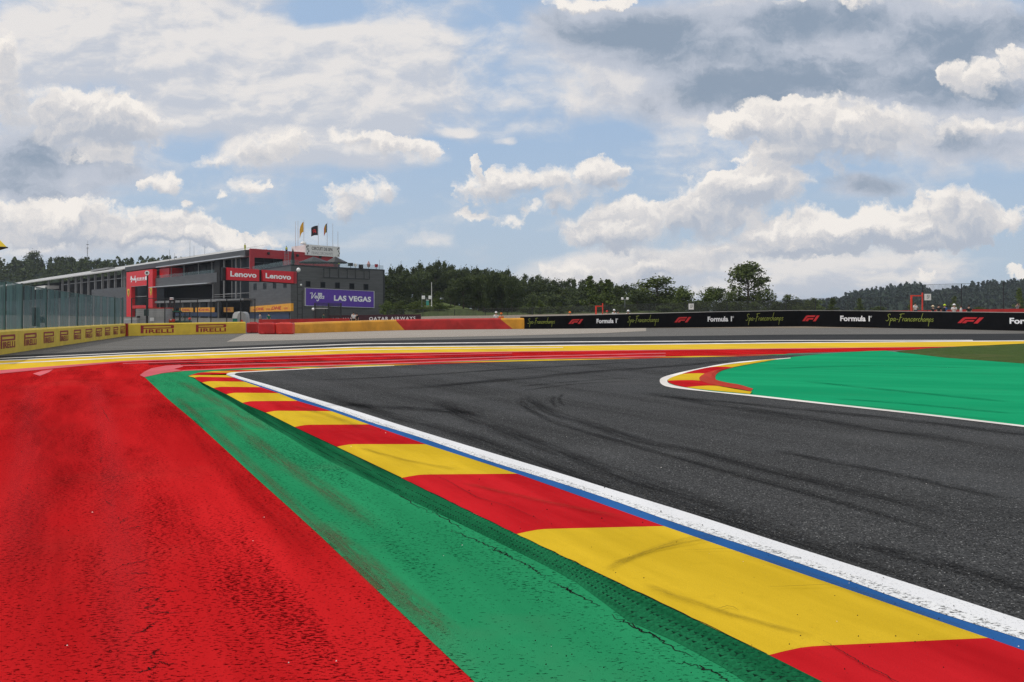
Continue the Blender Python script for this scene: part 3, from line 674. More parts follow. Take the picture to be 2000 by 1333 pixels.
class Wall:
    """wall following ground points; at(px) gives the run length where a photo column meets its face"""
    def __init__(s, base, tops, thick, z0=0.):
        s.pts = [G(*p) for p in base]; s.tz = []
        for (px, py), p in zip(tops, s.pts): s.tz.append(H-(py-HY)/F*p.y)
        s.L = [0.]
        for a, b in zip(s.pts, s.pts[1:]): s.L.append(s.L[-1]+(b-a).length)
        s.th = thick
    def nrm(s, i):
        d = s.pts[min(len(s.pts)-1, i+1)]-s.pts[max(0, i-1)]; d = d.normalized(); n = Vector((d.y, -d.x, 0))
        return n if n.dot(s.pts[i]) < 0 else -n
    def p(s, L, out=0.):
        i = 0
        while i < len(s.L)-2 and L > s.L[i+1]: i += 1
        u = (L-s.L[i])/(s.L[i+1]-s.L[i]); a, b = s.pts[i], s.pts[i+1]
        d = (b-a).normalized(); n = Vector((d.y, -d.x, 0)); n = n if n.dot(a) < 0 else -n
        return a.lerp(b, u)+n*out, lerp(s.tz[i], s.tz[i+1], u)
    def at(s, px):
        k = (px-CX)/F
        for i in range(len(s.pts)-1):
            a, b = s.pts[i], s.pts[i+1]; fa, fb = a.x-k*a.y, b.x-k*b.y
            if fa*fb <= 0: return lerp(s.L[i], s.L[i+1], fa/(fa-fb))
        return 0 if abs(s.pts[0].x-k*s.pts[0].y) < abs(s.pts[-1].x-k*s.pts[-1].y) else s.L[-1]
    def body(s, L0, L1, mb, mi=0, n=None, skew0=0., skew1=0., out=0., zlo=0., zhi=1., bev=.06):
        n = n or max(2, int((L1-L0)/1.2)); rows = []
        Ls = sorted(set([lerp(L0, L1, i/n) for i in range(n+1)]+[q for q in s.L if L0+.05 < q < L1-.05])); n = len(Ls)-1
        for L in Ls:
            sk = lerp(skew0, skew1, (L-L0)/(L1-L0))
            bot, tz = s.p(L+sk/2, out); top, tz2 = s.p(L-sk/2, out); inn, _ = s.p(L, -s.th); z0 = tz*zlo; z1 = tz2*zhi
            topi = top.lerp(inn, bev/s.th)
            rows.append([(bot.x, bot.y, z0), (top.x, top.y, z1-bev), (topi.x, topi.y, z1), (inn.x, inn.y, z1), (inn.x, inn.y, z0)])
        b = len(mb.v)
        for r in rows: mb.v += r
        for i in range(n):
            for j in range(4): mb.f.append([b+5*i+j, b+5*i+5+j, b+5*i+6+j, b+5*i+1+j]); mb.mi.append(mi)
        mb.f.append([b+j for j in range(5)]); mb.mi.append(mi); mb.f.append([b+5*n+j for j in range(5)][::-1]); mb.mi.append(mi)
        return mb
    def fn(s, px0, px1, v0, v1, out=.012):
        L0, L1 = s.at(px0), s.at(px1)
        def f(u, v):
            p, tz = s.p(lerp(L0, L1, u), out); return (p.x, p.y, tz*lerp(v0, v1, v))
        return f
# --- yellow wall at the left
wl = Wall([(-700, 908), (-300, 780), (0, 693.7), (80, 681.5), (165, 668.8), (247, 656.6)], [(-700, 686), (-300, 663), (0, 645.7), (80, 641.2), (165, 636.8), (247, 632.4)], .35)
r = root('barrier_wall', 'long low yellow wall at the far left with a row of ten red word logos', 'barrier', wl.pts[3])
wl.body(0, wl.L[-1], MB()).build('wall_body', MY, r)
e, tz = wl.p(wl.L[-1], .0)
MB().box((e.x+.08, e.y+.25, tz/2), (.35, .3, tz*1.02)).build('end_post', MDG, r)
for a, b in ((1, 29.5), (47, 71), (85, 105), (117, 133), (144, 158), (167, 180), (187, 199), (205, 215), (221.5, 230.5), (235, 243.5)):
    mb = MB(); tyre_logo(wl.fn(a, b, .24, .80), mb); mb.build('lettering', MMAR, r, fixn=False)
# --- yellow wall facing the camera
w2 = Wall([(251, 656.8), (365, 654.1), (480, 651.4)], [(251, 632.6), (365, 630.9), (480, 629)], .4)
r = root('barrier_wall', 'yellow wall facing the track with two wide red word logos', 'barrier', w2.pts[1])
w2.body(0, w2.L[-1], MB()).build('wall_body', MY, r)
for a, b in ((274.5, 340), (382.5, 442)):
    mb = MB(); tyre_logo(w2.fn(a, b, .20, .84), mb); mb.build('lettering', MMAR, r, fixn=False)
MB().box((w2.pts[0].x-.18, w2.pts[0].y+.1, w2.tz[0]/2), (.3, .4, w2.tz[0]*1.03)).build('end_cap', MMAR, r)
# --- red plastic blocks
def blocks(px0, px1, ytop, ybase, label):
    a, b = G(px0, ybase), G(px1, ybase); z = H-(ytop-HY)/F*a.y; c_ = (a+b)/2
    rr_ = root('plastic_barrier', label, 'barrier', (c_.x, c_.y+.5, 0))
    w = (b-a).length; mb = MB(); n = max(1, round(w/1.05))
    for i in range(n):
        q = a.lerp(b, (i+.5)/n)
        rz = R.uniform(-.06, .06); mm = MB()
        mm.box((q.x, q.y+.45, z*.5), (w/n*.97, .8, z*R.uniform(.95, 1.02)), 0, rz, .07)
        mm.box((q.x, q.y+.45, z*1.0), (w/n*.55, .35, z*.10), 0, rz, .03)
        mm.box((q.x-w/n*.2, q.y+.03, z*.12), (w/n*.18, .12, z*.16), 0, rz, .02)
        mm.build('block', MREDB if i % 2 else MREDF, rr_)
blocks(480, 503, 630.5, 651, 'two dark red plastic blocks right of the yellow wall')
blocks(503, 571, 631, 653.5, 'bright red plastic block row in front of the orange barrier end')
# --- orange / red / orange fabric barrier
w3 = Wall([(571, 652), (660, 649), (780, 645.5), (900, 644), (1024, 643)], [(571, 632), (660, 628.5), (780, 624.8), (900, 623), (1024, 621.6)], 1.1)
r = root('fabric_barrier', 'long fabric covered barrier in orange and red blocks', 'barrier', w3.pts[2])
L1, L2 = w3.at(781), w3.at(990)
w3.body(0, L1, MB(), skew1=.9, bev=.12).build('orange_cover', MORG, r)
w3.body(L1, L2, MB(), skew0=.9, skew1=1.15, bev=.12, zhi=1.015).build('red_cover', MREDF, r)
w3.body(L2, w3.L[-1], MB(), skew0=1.15, bev=.12).build('orange_cover', MORG, r)
# --- black barrier
bb = [(1024.5, 643), (1140, 642.2), (1262, 641), (1400, 640), (1560, 639.2), (1680, 640.3), (1800, 642.2), (2000, 646.6), (2300, 655), (2700, 668)]
bt = [(1024.5, 619), (1140, 616.4), (1262, 613.3), (1400, 610), (1560, 607.3), (1680, 608), (1800, 609.6), (2000, 611.6), (2300, 614), (2700, 618)]
w4 = Wall(bb, bt, 1.1)
r = root('advertising_barrier', 'long black barrier with red emblems and white and lime lettering', 'barrier', w4.pts[4])
w4.body(0, w4.L[-1], MB(), n=60).build('barrier_body', MBLK, r)
w4.body(.2, w4.L[-1], MB(), n=60, zlo=1.004, zhi=1.03, out=-.01, bev=.01).build('top_strip', MCONC, r)
for a, b in ((1030, 1084), (1225, 1287), (1456, 1530), (1730, 1824)):
    MBv = put2d(script2d('Spa-Francorchamps', .13), w4.fn(a, b, .14, .92)); MBv.build('script_lettering', MLIME, r, fixn=False)
for a, b in ((1110, 1139), (1317, 1350), (1567, 1601), (1870, 1922)):
    mb = MB(); race_logo(w4.fn(a, b, .36, .72), mb); mb.build('emblem', MF1, r, fixn=False)
for a, b in ((1165, 1207), (1382, 1433), (1641, 1703), (1972, 2052)):
    mb = MB(); f = w4.fn(a, b, .38, .72)
    put2d(text2d('Formula 1', .035), sub(f, 0, 0, .93, .98), mb); mb.build('lettering', MWHT, r, fixn=False); put2d(text2d('®', .02), sub(f, .945, .68, 1., 1.)).build('trademark_symbol', MWHT, r, fixn=False)
# ================================================================== pit building
def clad(name, col, step=.55, rough=.55):
    m, t, b = newmat(name); p = t.pos(); sp_ = t.n.new('ShaderNodeSeparateXYZ'); t.l.new(p, sp_.inputs[0])
    fr = t.m('FRACT', t.m('DIVIDE', sp_.outputs[2], step)); g = t.m('LESS_THAN', fr, .12)
    n = t.noise(t.mapv(p, (.3, .3, 2.)), 1., 4)
    c = t.mix(t.ss(n, .3, .7), tuple(x*.86 for x in col), tuple(x*1.14 for x in col)); c = t.mix(t.m('MULTIPLY', g, .45), c, tuple(x*.4 for x in col))
    t.put(b.inputs['Base Color'], c); b.inputs['Roughness'].default_value = rough
    t.put(b.inputs['Normal'], t.bump(fr, .4, .03)); return m
MCLAD = clad('grey_cladding', (.084, .084, .086)); MCLADD = clad('dark_cladding', (.055, .055, .057), .9)
MROOF = clad('pale_roof_sheet', (.40, .39, .37), .9); MSILV = mat('silver_trim', (.62, .62, .63), .35, .06, metal=.4)
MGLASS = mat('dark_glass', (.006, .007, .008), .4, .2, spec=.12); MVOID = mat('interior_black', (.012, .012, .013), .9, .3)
MPRED = mat('portal_red', (.72, .012, .014), .45, .06); MBRED = mat('building_red', (.36, .018, .025), .45, .1)
MSIGN = mat('sign_red', (.62, .012, .028), .4, .06); MPURP = mat('sign_purple', (.105, .040, .36), .5, .08); MDHL = mat('sign_orange', (.80, .36, .02), .5, .1)
MPALE = mat('pale_panel', (.72, .71, .69), .5, .06); MCOLM = mat('column_grey', (.25, .25, .25), .6, .1)
MBLUE = mat('navy_board', (.02, .035, .085), .5, .15); MYEM = mat('emblem_yellow', (.80, .58, .03), .5, .05); MINK = mat('ink_black', (.012, .012, .014), .5, .1)
def railglass():
    m, t, b = newmat('rail_glass'); t.put(b.inputs['Base Color'], (.10, .16, .15, 1)); b.inputs['Roughness'].default_value = .08; b.inputs['Alpha'].default_value = .20; return m
MRAIL = railglass()
class Pl:
    """vertical plane: run s along d, height z, t outward"""
    def __init__(s, o, d, out): s.o = Vector((o[0], o[1], 0)); s.d = Vector((d[0], d[1], 0)).normalized(); s.n = Vector((out[0], out[1], 0)).normalized()
    def w(s, a, z, tt=0.): p = s.o+s.d*a+s.n*tt; return Vector((p.x, p.y, z))
    def s_at(s, px, tt=0.):
        k = (px-CX)/F; o = s.o+s.n*tt; return (k*o.y-o.x)/(s.d.x-k*s.d.y)
    def z_at(s, px, py, tt=0.): return H-(py-HY)/F*s.w(s.s_at(px, tt), 0, tt).y
    def bx(s, mb, a0, a1, z0, z1, t0, t1, mi=0):
        lo = [s.w(a0, z0, t0), s.w(a1, z0, t0), s.w(a1, z0, t1), s.w(a0, z0, t1)]
        return mb.hexa(lo, [Vector((p.x, p.y, z1)) for p in lo], mi)
    def fn(s, px0, py0, px1, py1, tt, slope=0.):   # (px0,py0) top left, (px1,py1) bottom right
        a0, a1 = s.s_at(px0, tt), s.s_at(px1, tt); zt, zb = s.z_at(px0, py0, tt), s.z_at(px1, py1, tt)
        return lambda u, v: tuple(s.w(lerp(a0, a1, u), lerp(zb, zt, v)+slope*u, tt))
FA = Pl((-61.7, 209), (-.617, .787), (-.787, -.617))
FR = Pl((-45.4, 182), (.588, .809), (.809, -.588))
FL = Pl((-45.4, 182), (-16.3, 27), (-.857, -.517))
TZ = 11.2
rb = root('pit_building', 'long grey pit building with red portal, dark balconies and a flat roofed end block', 'building', (-55, 205, 0))
# end block: faces FR and FL
RL = FR.s_at(750.5); Rp = FR.w(RL, 0); C0 = FR.w(0, 0); P0 = FA.w(0, 0)
foot = [C0, Rp, Rp+Vector((-24, 31, 0)), P0+Vector((10, 8, 0)), P0]
MB().hexa(foot, [Vector((p.x, p.y, TZ)) for p in foot]).build('end_block_wall', MCLAD, rb)
mb = MB()
for a, b in ((C0, Rp), (C0, P0)):
    d = (b-a).normalized(); nn = Vector((-d.y, d.x, 0)) if (a is C0 and b is P0) else Vector((d.y, -d.x, 0))
    lo = [a, b, b+nn*.06, a+nn*.06]; mb.hexa([Vector((p.x, p.y, TZ-.18)) for p in lo], [Vector((p.x, p.y, TZ+.08)) for p in lo])
FR.bx(mb, RL-.35, RL+.06, 0, TZ+.05, -.3, .08)
mb.build('parapet_trim', MDARK, rb)
def each(name, m, parent, pl, boxes):
    for q in boxes: pl.bx(MB(), *q).build(name, m, parent)
def window(pl, x0, y0, x1, y1, frame=.09):
    a0, a1 = sorted((pl.s_at(x0), pl.s_at(x1))); z1, z0 = pl.z_at(x0, y0), pl.z_at(x1, y1)
    mb = MB()
    for q in ((a0, a1, z0-.02, z0+frame), (a0, a1, z1-frame, z1+.02), (a0-.02, a0+frame, z0+frame, z1-frame), (a1-frame, a1+.02, z0+frame, z1-frame)): pl.bx(mb, *q, -.02, .06)
    w = mb.build('window', MDARK, rb)
    m2 = MB(); pl.bx(m2, a0+frame, a1-frame, z0+frame, z1-frame, -.05, .012); m2.build('pane', MGLASS, w)
for i, x in enumerate((597, 626, 654.3, 682.5, 710)): window(FR, x, 549.2+i*1.45, x+9.2, 561+i*1.5)
for x, y0, y1 in ((495.5, 554.5, 566.5), (514.5, 553.3, 564.8), (533.5, 552.5, 563.4), (554, 551.5, 562.2)): window(FL, x, y0, x+5.6, y1)
# black tube frame on the end face
mb = MB(); xs = [630.5, 642, 659.5, 676, 692.5, 709, 719.5]
zt, zb_ = FR.z_at(630, 523.5), FR.z_at(632, 542.2)
for x in xs: a = FR.s_at(x); mb.tube(FR.w(a, zb_, .35), FR.w(a, zt, .35), .07, n=6)
for z in (zt, zb_): mb.tube(FR.w(FR.s_at(630.5), z, .35), FR.w(FR.s_at(719.5), z, .35), .07, n=6)
for x in (631, 676, 719): a = FR.s_at(x); mb.tube(FR.w(a, zt-.3, 0), FR.w(a, zt-.3, .35), .05, n=6)
mb.build('tube_frame', MDARK, rb)
# main facade along FA
def fs(px, tt=0.): return FA.s_at(px, tt)
S1 = fs(248); mb = MB()
FA.bx(mb, 1.6, S1, 14.85, 16.25, -.5, .6); FA.bx(mb, 14, S1, 15.6, 16.15, -18, -1.5); mb.build('roof_fascia', MCLADD, rb)
each('cornice_edge', MSILV, rb, FA, [(2.2, fs(315), 14.62, 14.85, -.5, 1.6), (fs(418), fs(303), 8.82, 9.02, -.5, 1.9)])
mb = MB(); FA.bx(mb, fs(431), fs(302), 9.02, 11.5, -6, 1.0); mb.build('balcony', MCLAD, rb)
mb = MB(); FA.bx(mb, fs(431), fs(302), 11.5, 12.35, .8, .86); mb.build('glass_rail', MRAIL, rb)
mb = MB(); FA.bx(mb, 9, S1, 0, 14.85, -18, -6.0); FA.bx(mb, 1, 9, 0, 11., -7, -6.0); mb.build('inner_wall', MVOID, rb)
each('floor_slab', MCOLM, rb, FA, [(fs(431), fs(302), 4.15, 4.75, -6, 1.2), (-1.5, fs(437), 4.3, 4.75, -6, 2.2)])
bx_ = []
for i in range(9): a = lerp(fs(431), fs(302), i/8); bx_.append((a-.14, a+.14, 0, 4.15, .4, .7))
for x in (419, 440.5, 464): a = fs(x); bx_.append((a-.16, a+.16, 4.75, 14.6 if x > 430 else 9, .2, .5))
for x in (331, 356, 384, 410): a = fs(x); bx_.append((a-.10, a+.10, 11.5, 14.65, -.6, -.4))
each('column', MCOLM, rb, FA, bx_)
bx_ = []
for i in range(10):
    a0, a1 = lerp(fs(430), fs(303), i/10), lerp(fs(430), fs(303), (i+.92)/10); bx_ += [(a0, a1, 12.0, 14.6, -4.2, -4.1), (a0, a1, .3, 4.1, -.4, -.3)]
each('window_pane', MGLASS, rb, FA, bx_)
mb = MB()
for i in range(4): a = lerp(fs(487), fs(436), i/3); FA.bx(mb, a-.07, a+.07, 4.75, 14.6, -.2, 0)
for z in (6., 9.4, 12.): FA.bx(mb, fs(487), fs(436), z, z+.12, -.15, -.02)
FA.bx(mb, fs(487), fs(434), 5.8, 5.9, 2.0, 2.05); FA.bx(mb, fs(487), fs(434), 5.3, 5.36, 2.0, 2.05)
mb.build('stair_glazing_frame', MCOLM, rb)
mb = MB(); FA.bx(mb, fs(487), fs(436), 4.75, 14.6, -.9, -.8); mb.build('stair_glazing', MGLASS, rb)
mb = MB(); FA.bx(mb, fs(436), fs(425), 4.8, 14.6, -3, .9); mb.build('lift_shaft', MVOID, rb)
# orange / navy boards under the slab
for a, b in ((330, 346), (356, 383), (387, 425), (443, 462)):
    mb = MB(); FA.bx(mb, fs(b), fs(a), 1.5, 2.7, .72, .8); mb.build('orange_board', MDHL, rb)
    f = FA.fn(a, 0, b, 0, .82); L = (fs(a), fs(b))
    put2d(text2d('DHL', .02), lambda u, v, L=L: tuple(FA.w(lerp(L[0], L[1], .22+.56*u), 1.8+.6*v, .83))).build('lettering', MF1, rb, fixn=False)
mb = MB(); FA.bx(mb, fs(430), fs(303), .35, 1.45, .72, .8); mb.build('navy_board', MBLUE, rb)
# red portal
a0, a1 = fs(298, 1.8), fs(247, 1.8); ob, oe = fs(290, 1.8), fs(256, 1.8)
zt = 14.3; mb = MB()
FA.bx(mb, a0, ob, 0, zt, .6, 1.8); FA.bx(mb, oe, a1, 0, zt, .6, 1.8); FA.bx(mb, ob, oe, 9.6, zt, .6, 1.8); FA.bx(mb, ob, oe, 2.6, 3.6, .6, 1.7)
FA.bx(mb, fs(329), a0, 11.6, 14.4, -6, -.2)
po = mb.build('red_portal', MPRED, rb)
mb = MB(); FA.bx(mb, ob, oe, 6.3, 6.5, .3, .5); FA.bx(mb, ob, oe, 9.5, 9.62, 1.5, 1.86); mb.build('portal_rail', MCOLM, po)
mb = MB(); FA.bx(mb, a0, a1, 3.6, 9.6, -2, -1.6); mb.build('portal_glass', MGLASS, po)
def FAf(x0, x1, z0, z1, tt): A, B = fs(x0, tt), fs(x1, tt); return lambda u, v: tuple(FA.w(lerp(A, B, u), lerp(z0, z1, v), tt))
put2d(strokes2d([[(0, .3), (.04, .9), (.07, .2), (.03, .0), (.12, .55), (.15, .2), (.2, .5), (.22, .2), (.27, .9), (.26, .2), (.32, .5), (.30, -.1)]]+[[(.40+i*.085, .2), (.40+i*.085, .55)] for i in range(6)]+[[(.38, .15), (.86, .12)]], .045), FAf(255, 290, 11., 13.2, 1.84)).build('script_lettering', MWHT, po, fixn=False)
put2d(box01(.84, .1, .98, .65), FAf(255, 290, 11., 13.2, 1.83)).build('white_mark', MWHT, po, fixn=False)
for x in (248.7, 292.6):
    sh = [(.1, 1), (.9, 1), (1, .8), (.95, .45), (.5, 0), (.05, .45), (0, .8)], [(0, 1, 2, 3, 4, 5, 6)]
    e_ = put2d(sh, FAf(x, x+4.2, 6.3, 8.9, 1.84)).build('shield_emblem', MYEM, po, fixn=False)
    put2d(([(.35, .85), (.6, .8), (.7, .5), (.55, .2), (.42, .25), (.5, .5), (.3, .6)], [(0, 1, 2, 3, 4, 5, 6)]), FAf(x, x+4.2, 6.3, 8.9, 1.86)).build('shield_mark', MINK, e_, fixn=False)
mb = MB()
for z0, z1, x0, x1 in ((8.3, 9.2, 257, 262), (7.6, 8.3, 259.5, 262)): A, B = fs(x0), fs(x1); FA.bx(mb, B, A, z0, z1, 1.2, 1.3)
mb.build('white_screen', MWHT, po)
# long hall with the pale roof
rh = root('pit_hall', 'long low hall with pale sheet metal roof and a row of light columns', 'building', FA.w(200, 0))
S2 = 415; e0, ri, RD = 15.6, 21.6, -25
mb = MB(); mb.quad(FA.w(S1, e0, 1.5), FA.w(S2, e0, 1.5), FA.w(S2, ri, RD), FA.w(S1, ri, RD)); mb.quad(FA.w(S1, e0-.35, 1.5), FA.w(S2, e0-.35, 1.5), FA.w(S2, ri-.35, RD), FA.w(S1, ri-.35, RD))
mb.quad(FA.w(S1, e0-.35, 1.5), FA.w(S2, e0-.35, 1.5), FA.w(S2, e0, 1.5), FA.w(S1, e0, 1.5)); mb.quad(FA.w(S1, e0-.35, 1.5), FA.w(S1, e0, 1.5), FA.w(S1, ri, RD), FA.w(S1, ri-.35, RD))
mb.quad(FA.w(S1-35, e0+.6, -3), FA.w(S1, e0+.6, -3), FA.w(S1, ri, RD), FA.w(S1-60, ri, RD))
rf = mb.build('roof', MROOF, rh)
mb = MB(); FA.bx(mb, fs(160), fs(128), 18.4, 19.1, -12, -9.5); mb.build('roof_light', MCOLM, rf)
each('lower_wall', MCLAD, rh, FA, [(S1, fs(180), 0, 9.8, -22, .2), (fs(180), S2, 0, 7.6, -22, -3)])
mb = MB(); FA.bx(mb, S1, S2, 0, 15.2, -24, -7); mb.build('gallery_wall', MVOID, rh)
for x in (243, 238, 224, 211, 199, 185, 172, 158, 147, 133, 121, 94):
    m2 = MB(); a = fs(x); FA.bx(m2, a-.35, a+.35, 9.8 if x > 180 else 7.6, 15.3, -.6, .1); m2.build('column', MCOLM, rh)
mb = MB(); FA.bx(mb, fs(248), fs(118), 12.8, 13.05, -.4, -.2); mb.build('gallery_rail', MCOLM, rh)
mb = MB(); A = fs(96); mb.hexa([FA.w(A, 11.8, 1.5), FA.w(A+24, 11.8, 1.5), FA.w(A+24, 11.8, -4), FA.w(A, 11.8, -4)], [FA.w(A, 13.2, 1.5), FA.w(A+24, 13.2, 1.5), FA.w(A+24, 13.2, -4), FA.w(A, 13.2, -4)]); mb.build('canopy', MPALE, rh)
# red rooftop storey
RB = Pl(P0, (.588, .809), (.617, -.787)); LB = RB.s_at(651)
zt, zb_ = 16.5, TZ
mb = MB(); wA, wB = RB.s_at(497), RB.s_at(553.5); wz0, wz1 = RB.z_at(497, 525), RB.z_at(497, 503.2)
RB.bx(mb, 0, wA, zb_, zt, -.5, 0); RB.bx(mb, wA, wB, wz1, zt, -9, 0); RB.bx(mb, wA, wB, zb_, wz0, -9, 0); RB.bx(mb, wB, LB, zb_, zt, -9, 0)
mb.build('red_storey', MBRED, rb)
mb = MB(); RB.bx(mb, LB-1.5, LB+3.6, zb_, 15.2, -8, -2.4); mb.build('red_annex', mat('maroon_panel', (.16, .012, .016), .5, .1), rb)
mb = MB(); RB.bx(mb, wA, wB, wz0, wz1, -.8, -.5); gl = mb.build('rooftop_window', MGLASS, rb)
mb = MB()
for u in (.33, .66): a = lerp(wA, wB, u); RB.bx(mb, a-.06, a+.06, wz0, wz1, -.5, -.3)
RB.bx(mb, wA, wB, lerp(wz0, wz1, .55), lerp(wz0, wz1, .6), -.5, -.35); mb.build('mullion', MDARK, gl)
for x, y in ((524, 495.5), (580.5, 499.5), (625, 502.5)): MB().lathe(RB.w(RB.s_at(x), RB.z_at(x, y)-.3, .25), [(.2, 0), (.34, .1), (.34, .5), (.15, .65)], 10).build('wall_speaker', MINK, rb)
for x, y in ((500, 486.4), (521, 487.3), (531, 488.7), (552, 490), (581, 492), (603, 496.5)): MB().box(RB.w(RB.s_at(x), RB.z_at(x, y)+.05, -.4), (.42, .42, .42), bev=.1).build('roof_lamp', MWHT, rb)
# glass rail on the terrace edge
each('glass_rail', MRAIL, rb, FR, [(0, RL, TZ+.08, TZ+1.05, -.3, -.26)]); each('glass_rail', MRAIL, rb, FL, [(0, FL.s_at(490), TZ+.08, TZ+1.05, -.3, -.26)])
# white rooftop sign
SG = Pl(((597-CX)/F*222, 222), (.588, .809), (.617, -.787)); b1_ = SG.s_at(663.7)
rs = root('rooftop_sign', 'white rooftop sign board with two lines of grey lettering and black checks', 'sign', SG.w(b1_/2, 15.5))
zs0, zs1 = 15.8, 18.5
mb = MB(); SG.bx(mb, 0, b1_, zs0, zs1, -1., 0)
lo = [SG.w(0, zs0, 0), SG.w(0, zs0, -1.), Vector((SG.w(0, 0).x-5.2, SG.w(0, 0).y+6.6+.8, zs0)), Vector((SG.w(0, 0).x-5.2, SG.w(0, 0).y+6.6, zs0))]
mb.hexa(lo, [Vector((p.x, p.y, zs1-.15)) for p in lo]); mb.build('board', MPALE, rs)
def SF(u0, v0, u1, v1): return lambda u, v: tuple(SG.w(b1_*lerp(u0, u1, u), lerp(zs0, zs1, lerp(v0, v1, v)), .03))
put2d(text2d('CIRCUIT DE SPA', .02), SF(.17, .52, .79, .82)).build('lettering', mat('sign_grey', (.10, .10, .11), .6), rs, fixn=False)
put2d(text2d('FRANCORCHAMPS', .0), SF(.17, .10, .79, .38)).build('lettering', mat('sign_light_grey', (.36, .36, .37), .6), rs, fixn=False)
for cx_ in (.02, .92):
    mb = MB()
    for u, v in ((.0, .76), (.03, .55), (.055, .36), (.02, .16), (.035, .86)): put2d(box01(0, 0, 1, 1), SF(cx_+u, v-.08, cx_+u+.024, v+.09), mb)
    mb.build('check_mark', MINK, rs, fixn=False)
mb = MB(); mb.lathe(SG.w(-.8, zs1-.1, .1), [(.75, 0), (.75, .3), (.5, .62), (.1, .75)], 14); mb.build('dome', MPALE, rs)
# flag poles and flags
MPOLE = mat('pole_white', (.55, .56, .58), .4, .06); MFY = mat('flag_yellow', (.62, .36, .03), .8, .12); MFK = mat('flag_black', (.02, .02, .026), .8, .2); MFR = mat('flag_red', (.42, .03, .025), .8, .1)
def pole(px, ytop, ybot, Zd, label):
    b, tp = P(px, ybot, Zd), P(px, ytop, Zd)
    r_ = root('flag_pole', label, 'flag pole', b, 'flag poles on the pit building roof')
    MB().tube(b, tp, .075, .05, 8).build('mast', MPOLE, r_); MB().lathe(tp, [(.03, 0), (.09, .05), (.09, .12), (.02, .18)], 8).build('finial', MPOLE, r_)
    return b, tp
def flag(px, y0, Zd, w, h, drop, mats, label, cols=1, emblem=False):
    tp = P(px, y0, Zd); mb = MB(); n, m_ = 10, 10
    for j in range(m_+1):
        for i in range(n+1):
            u, v = i/n, j/m_; mb.v.append((tp.x-w*u-.06, tp.y+.25*math.sin(u*7+v*2)*u*w*.5, tp.z-h*v*(1-.12*u)-drop*u*u))
    for j in range(m_):
        for i in range(n): k_ = j*(n+1)+i; mb.f.append([k_, k_+1, k_+n+2, k_+n+1]); mb.mi.append(min(len(mats)-1, int(i*len(mats)/n)))
    o = mb.build('flag', mats, smooth=True, fixn=False); tag(o, label, 'flag')
    if emblem:
        def f(u, v): uu = .22+.56*(1-u); vv = .35+.4*(1-v); return (tp.x-w*uu-.06, tp.y+.25*math.sin(uu*7+vv*2)*uu*w*.5-.04, tp.z-h*vv*(1-.12*uu)-drop*uu*uu)
        e_ = MB(); race_logo(lambda u, v: f(1-u, v), e_); e_ = e_.build('emblem', MF1, None, fixn=False); e_.parent = o
for px, yt, lb in ((577.2, 434.5, 'bare pole, first from the left on the roof'), (582, 433, 'bare pole just left of the yellow flag'), (593.5, 431.5, 'white pole carrying the yellow flag'), (621.7, 438, 'white pole carrying the black flag'), (639, 436, 'white pole carrying the black yellow and red flag'), (650, 438.7, 'bare pole right of the tricolour flag'), (660, 454, 'short bare pole at the right end of the roof sign')):
    pole(px, yt, 486, 226, lb)
flag(593.2, 434, 226, 1.0, 2.6, 2.0, [MFY], 'drooping plain yellow flag over the white roof sign')
flag(621.3, 441, 226, 1.75, 2.5, .6, [MFK], 'black flag with a red emblem over the roof sign', emblem=True)
flag(638.8, 437, 226, .75, 2.3, 1.3, [MFK, MFY, MFR], 'black yellow and red striped flag over the roof sign')
# lenovo boards
def board(x0, y0, x1, y1, Z0, Z1, mcol, label, name='billboard', depth=.6, tilt=0.):
    a, b = Vector(((x0-CX)/F*Z0, Z0, 0)), Vector(((x1-CX)/F*Z1, Z1, 0))
    pl = Pl(a, b-a, ((b-a).y, -(b-a).x)); L = (b-a).length
    za, zb = H-(y0-HY)/F*Z0, H-(y1-HY)/F*Z1
    h0 = za; return pl, L
def billboard(x0, x1, Z0, Z1, yt0, yb0, yt1, yb1, mcol, label):
    a, b = Vector(((x0-CX)/F*Z0, Z0, 0)), Vector(((x1-CX)/F*Z1, Z1, 0)); d = (b-a).normalized(); n = Vector((d.y, -d.x, 0))
    zs = [H-(y-HY)/F*z for y, z in ((yb0, Z0), (yt0, Z0), (yb1, Z1), (yt1, Z1))]
    r_ = root('billboard', label, 'billboard', (a+b)/2+Vector((0, 0, min(zs[0], zs[2]))))
    def f(u, v, o=.0): p = a.lerp(b, u)+n*o; return Vector((p.x, p.y, lerp(lerp(zs[0], zs[2], u), lerp(zs[1], zs[3], u), v)))
    MB().hexa([f(0, 0, 0), f(1, 0, 0), f(1, 0, -.5), f(0, 0, -.5)], [f(0, 1, 0), f(1, 1, 0), f(1, 1, -.5), f(0, 1, -.5)]).build('panel', mcol, r_)
    return r_, f
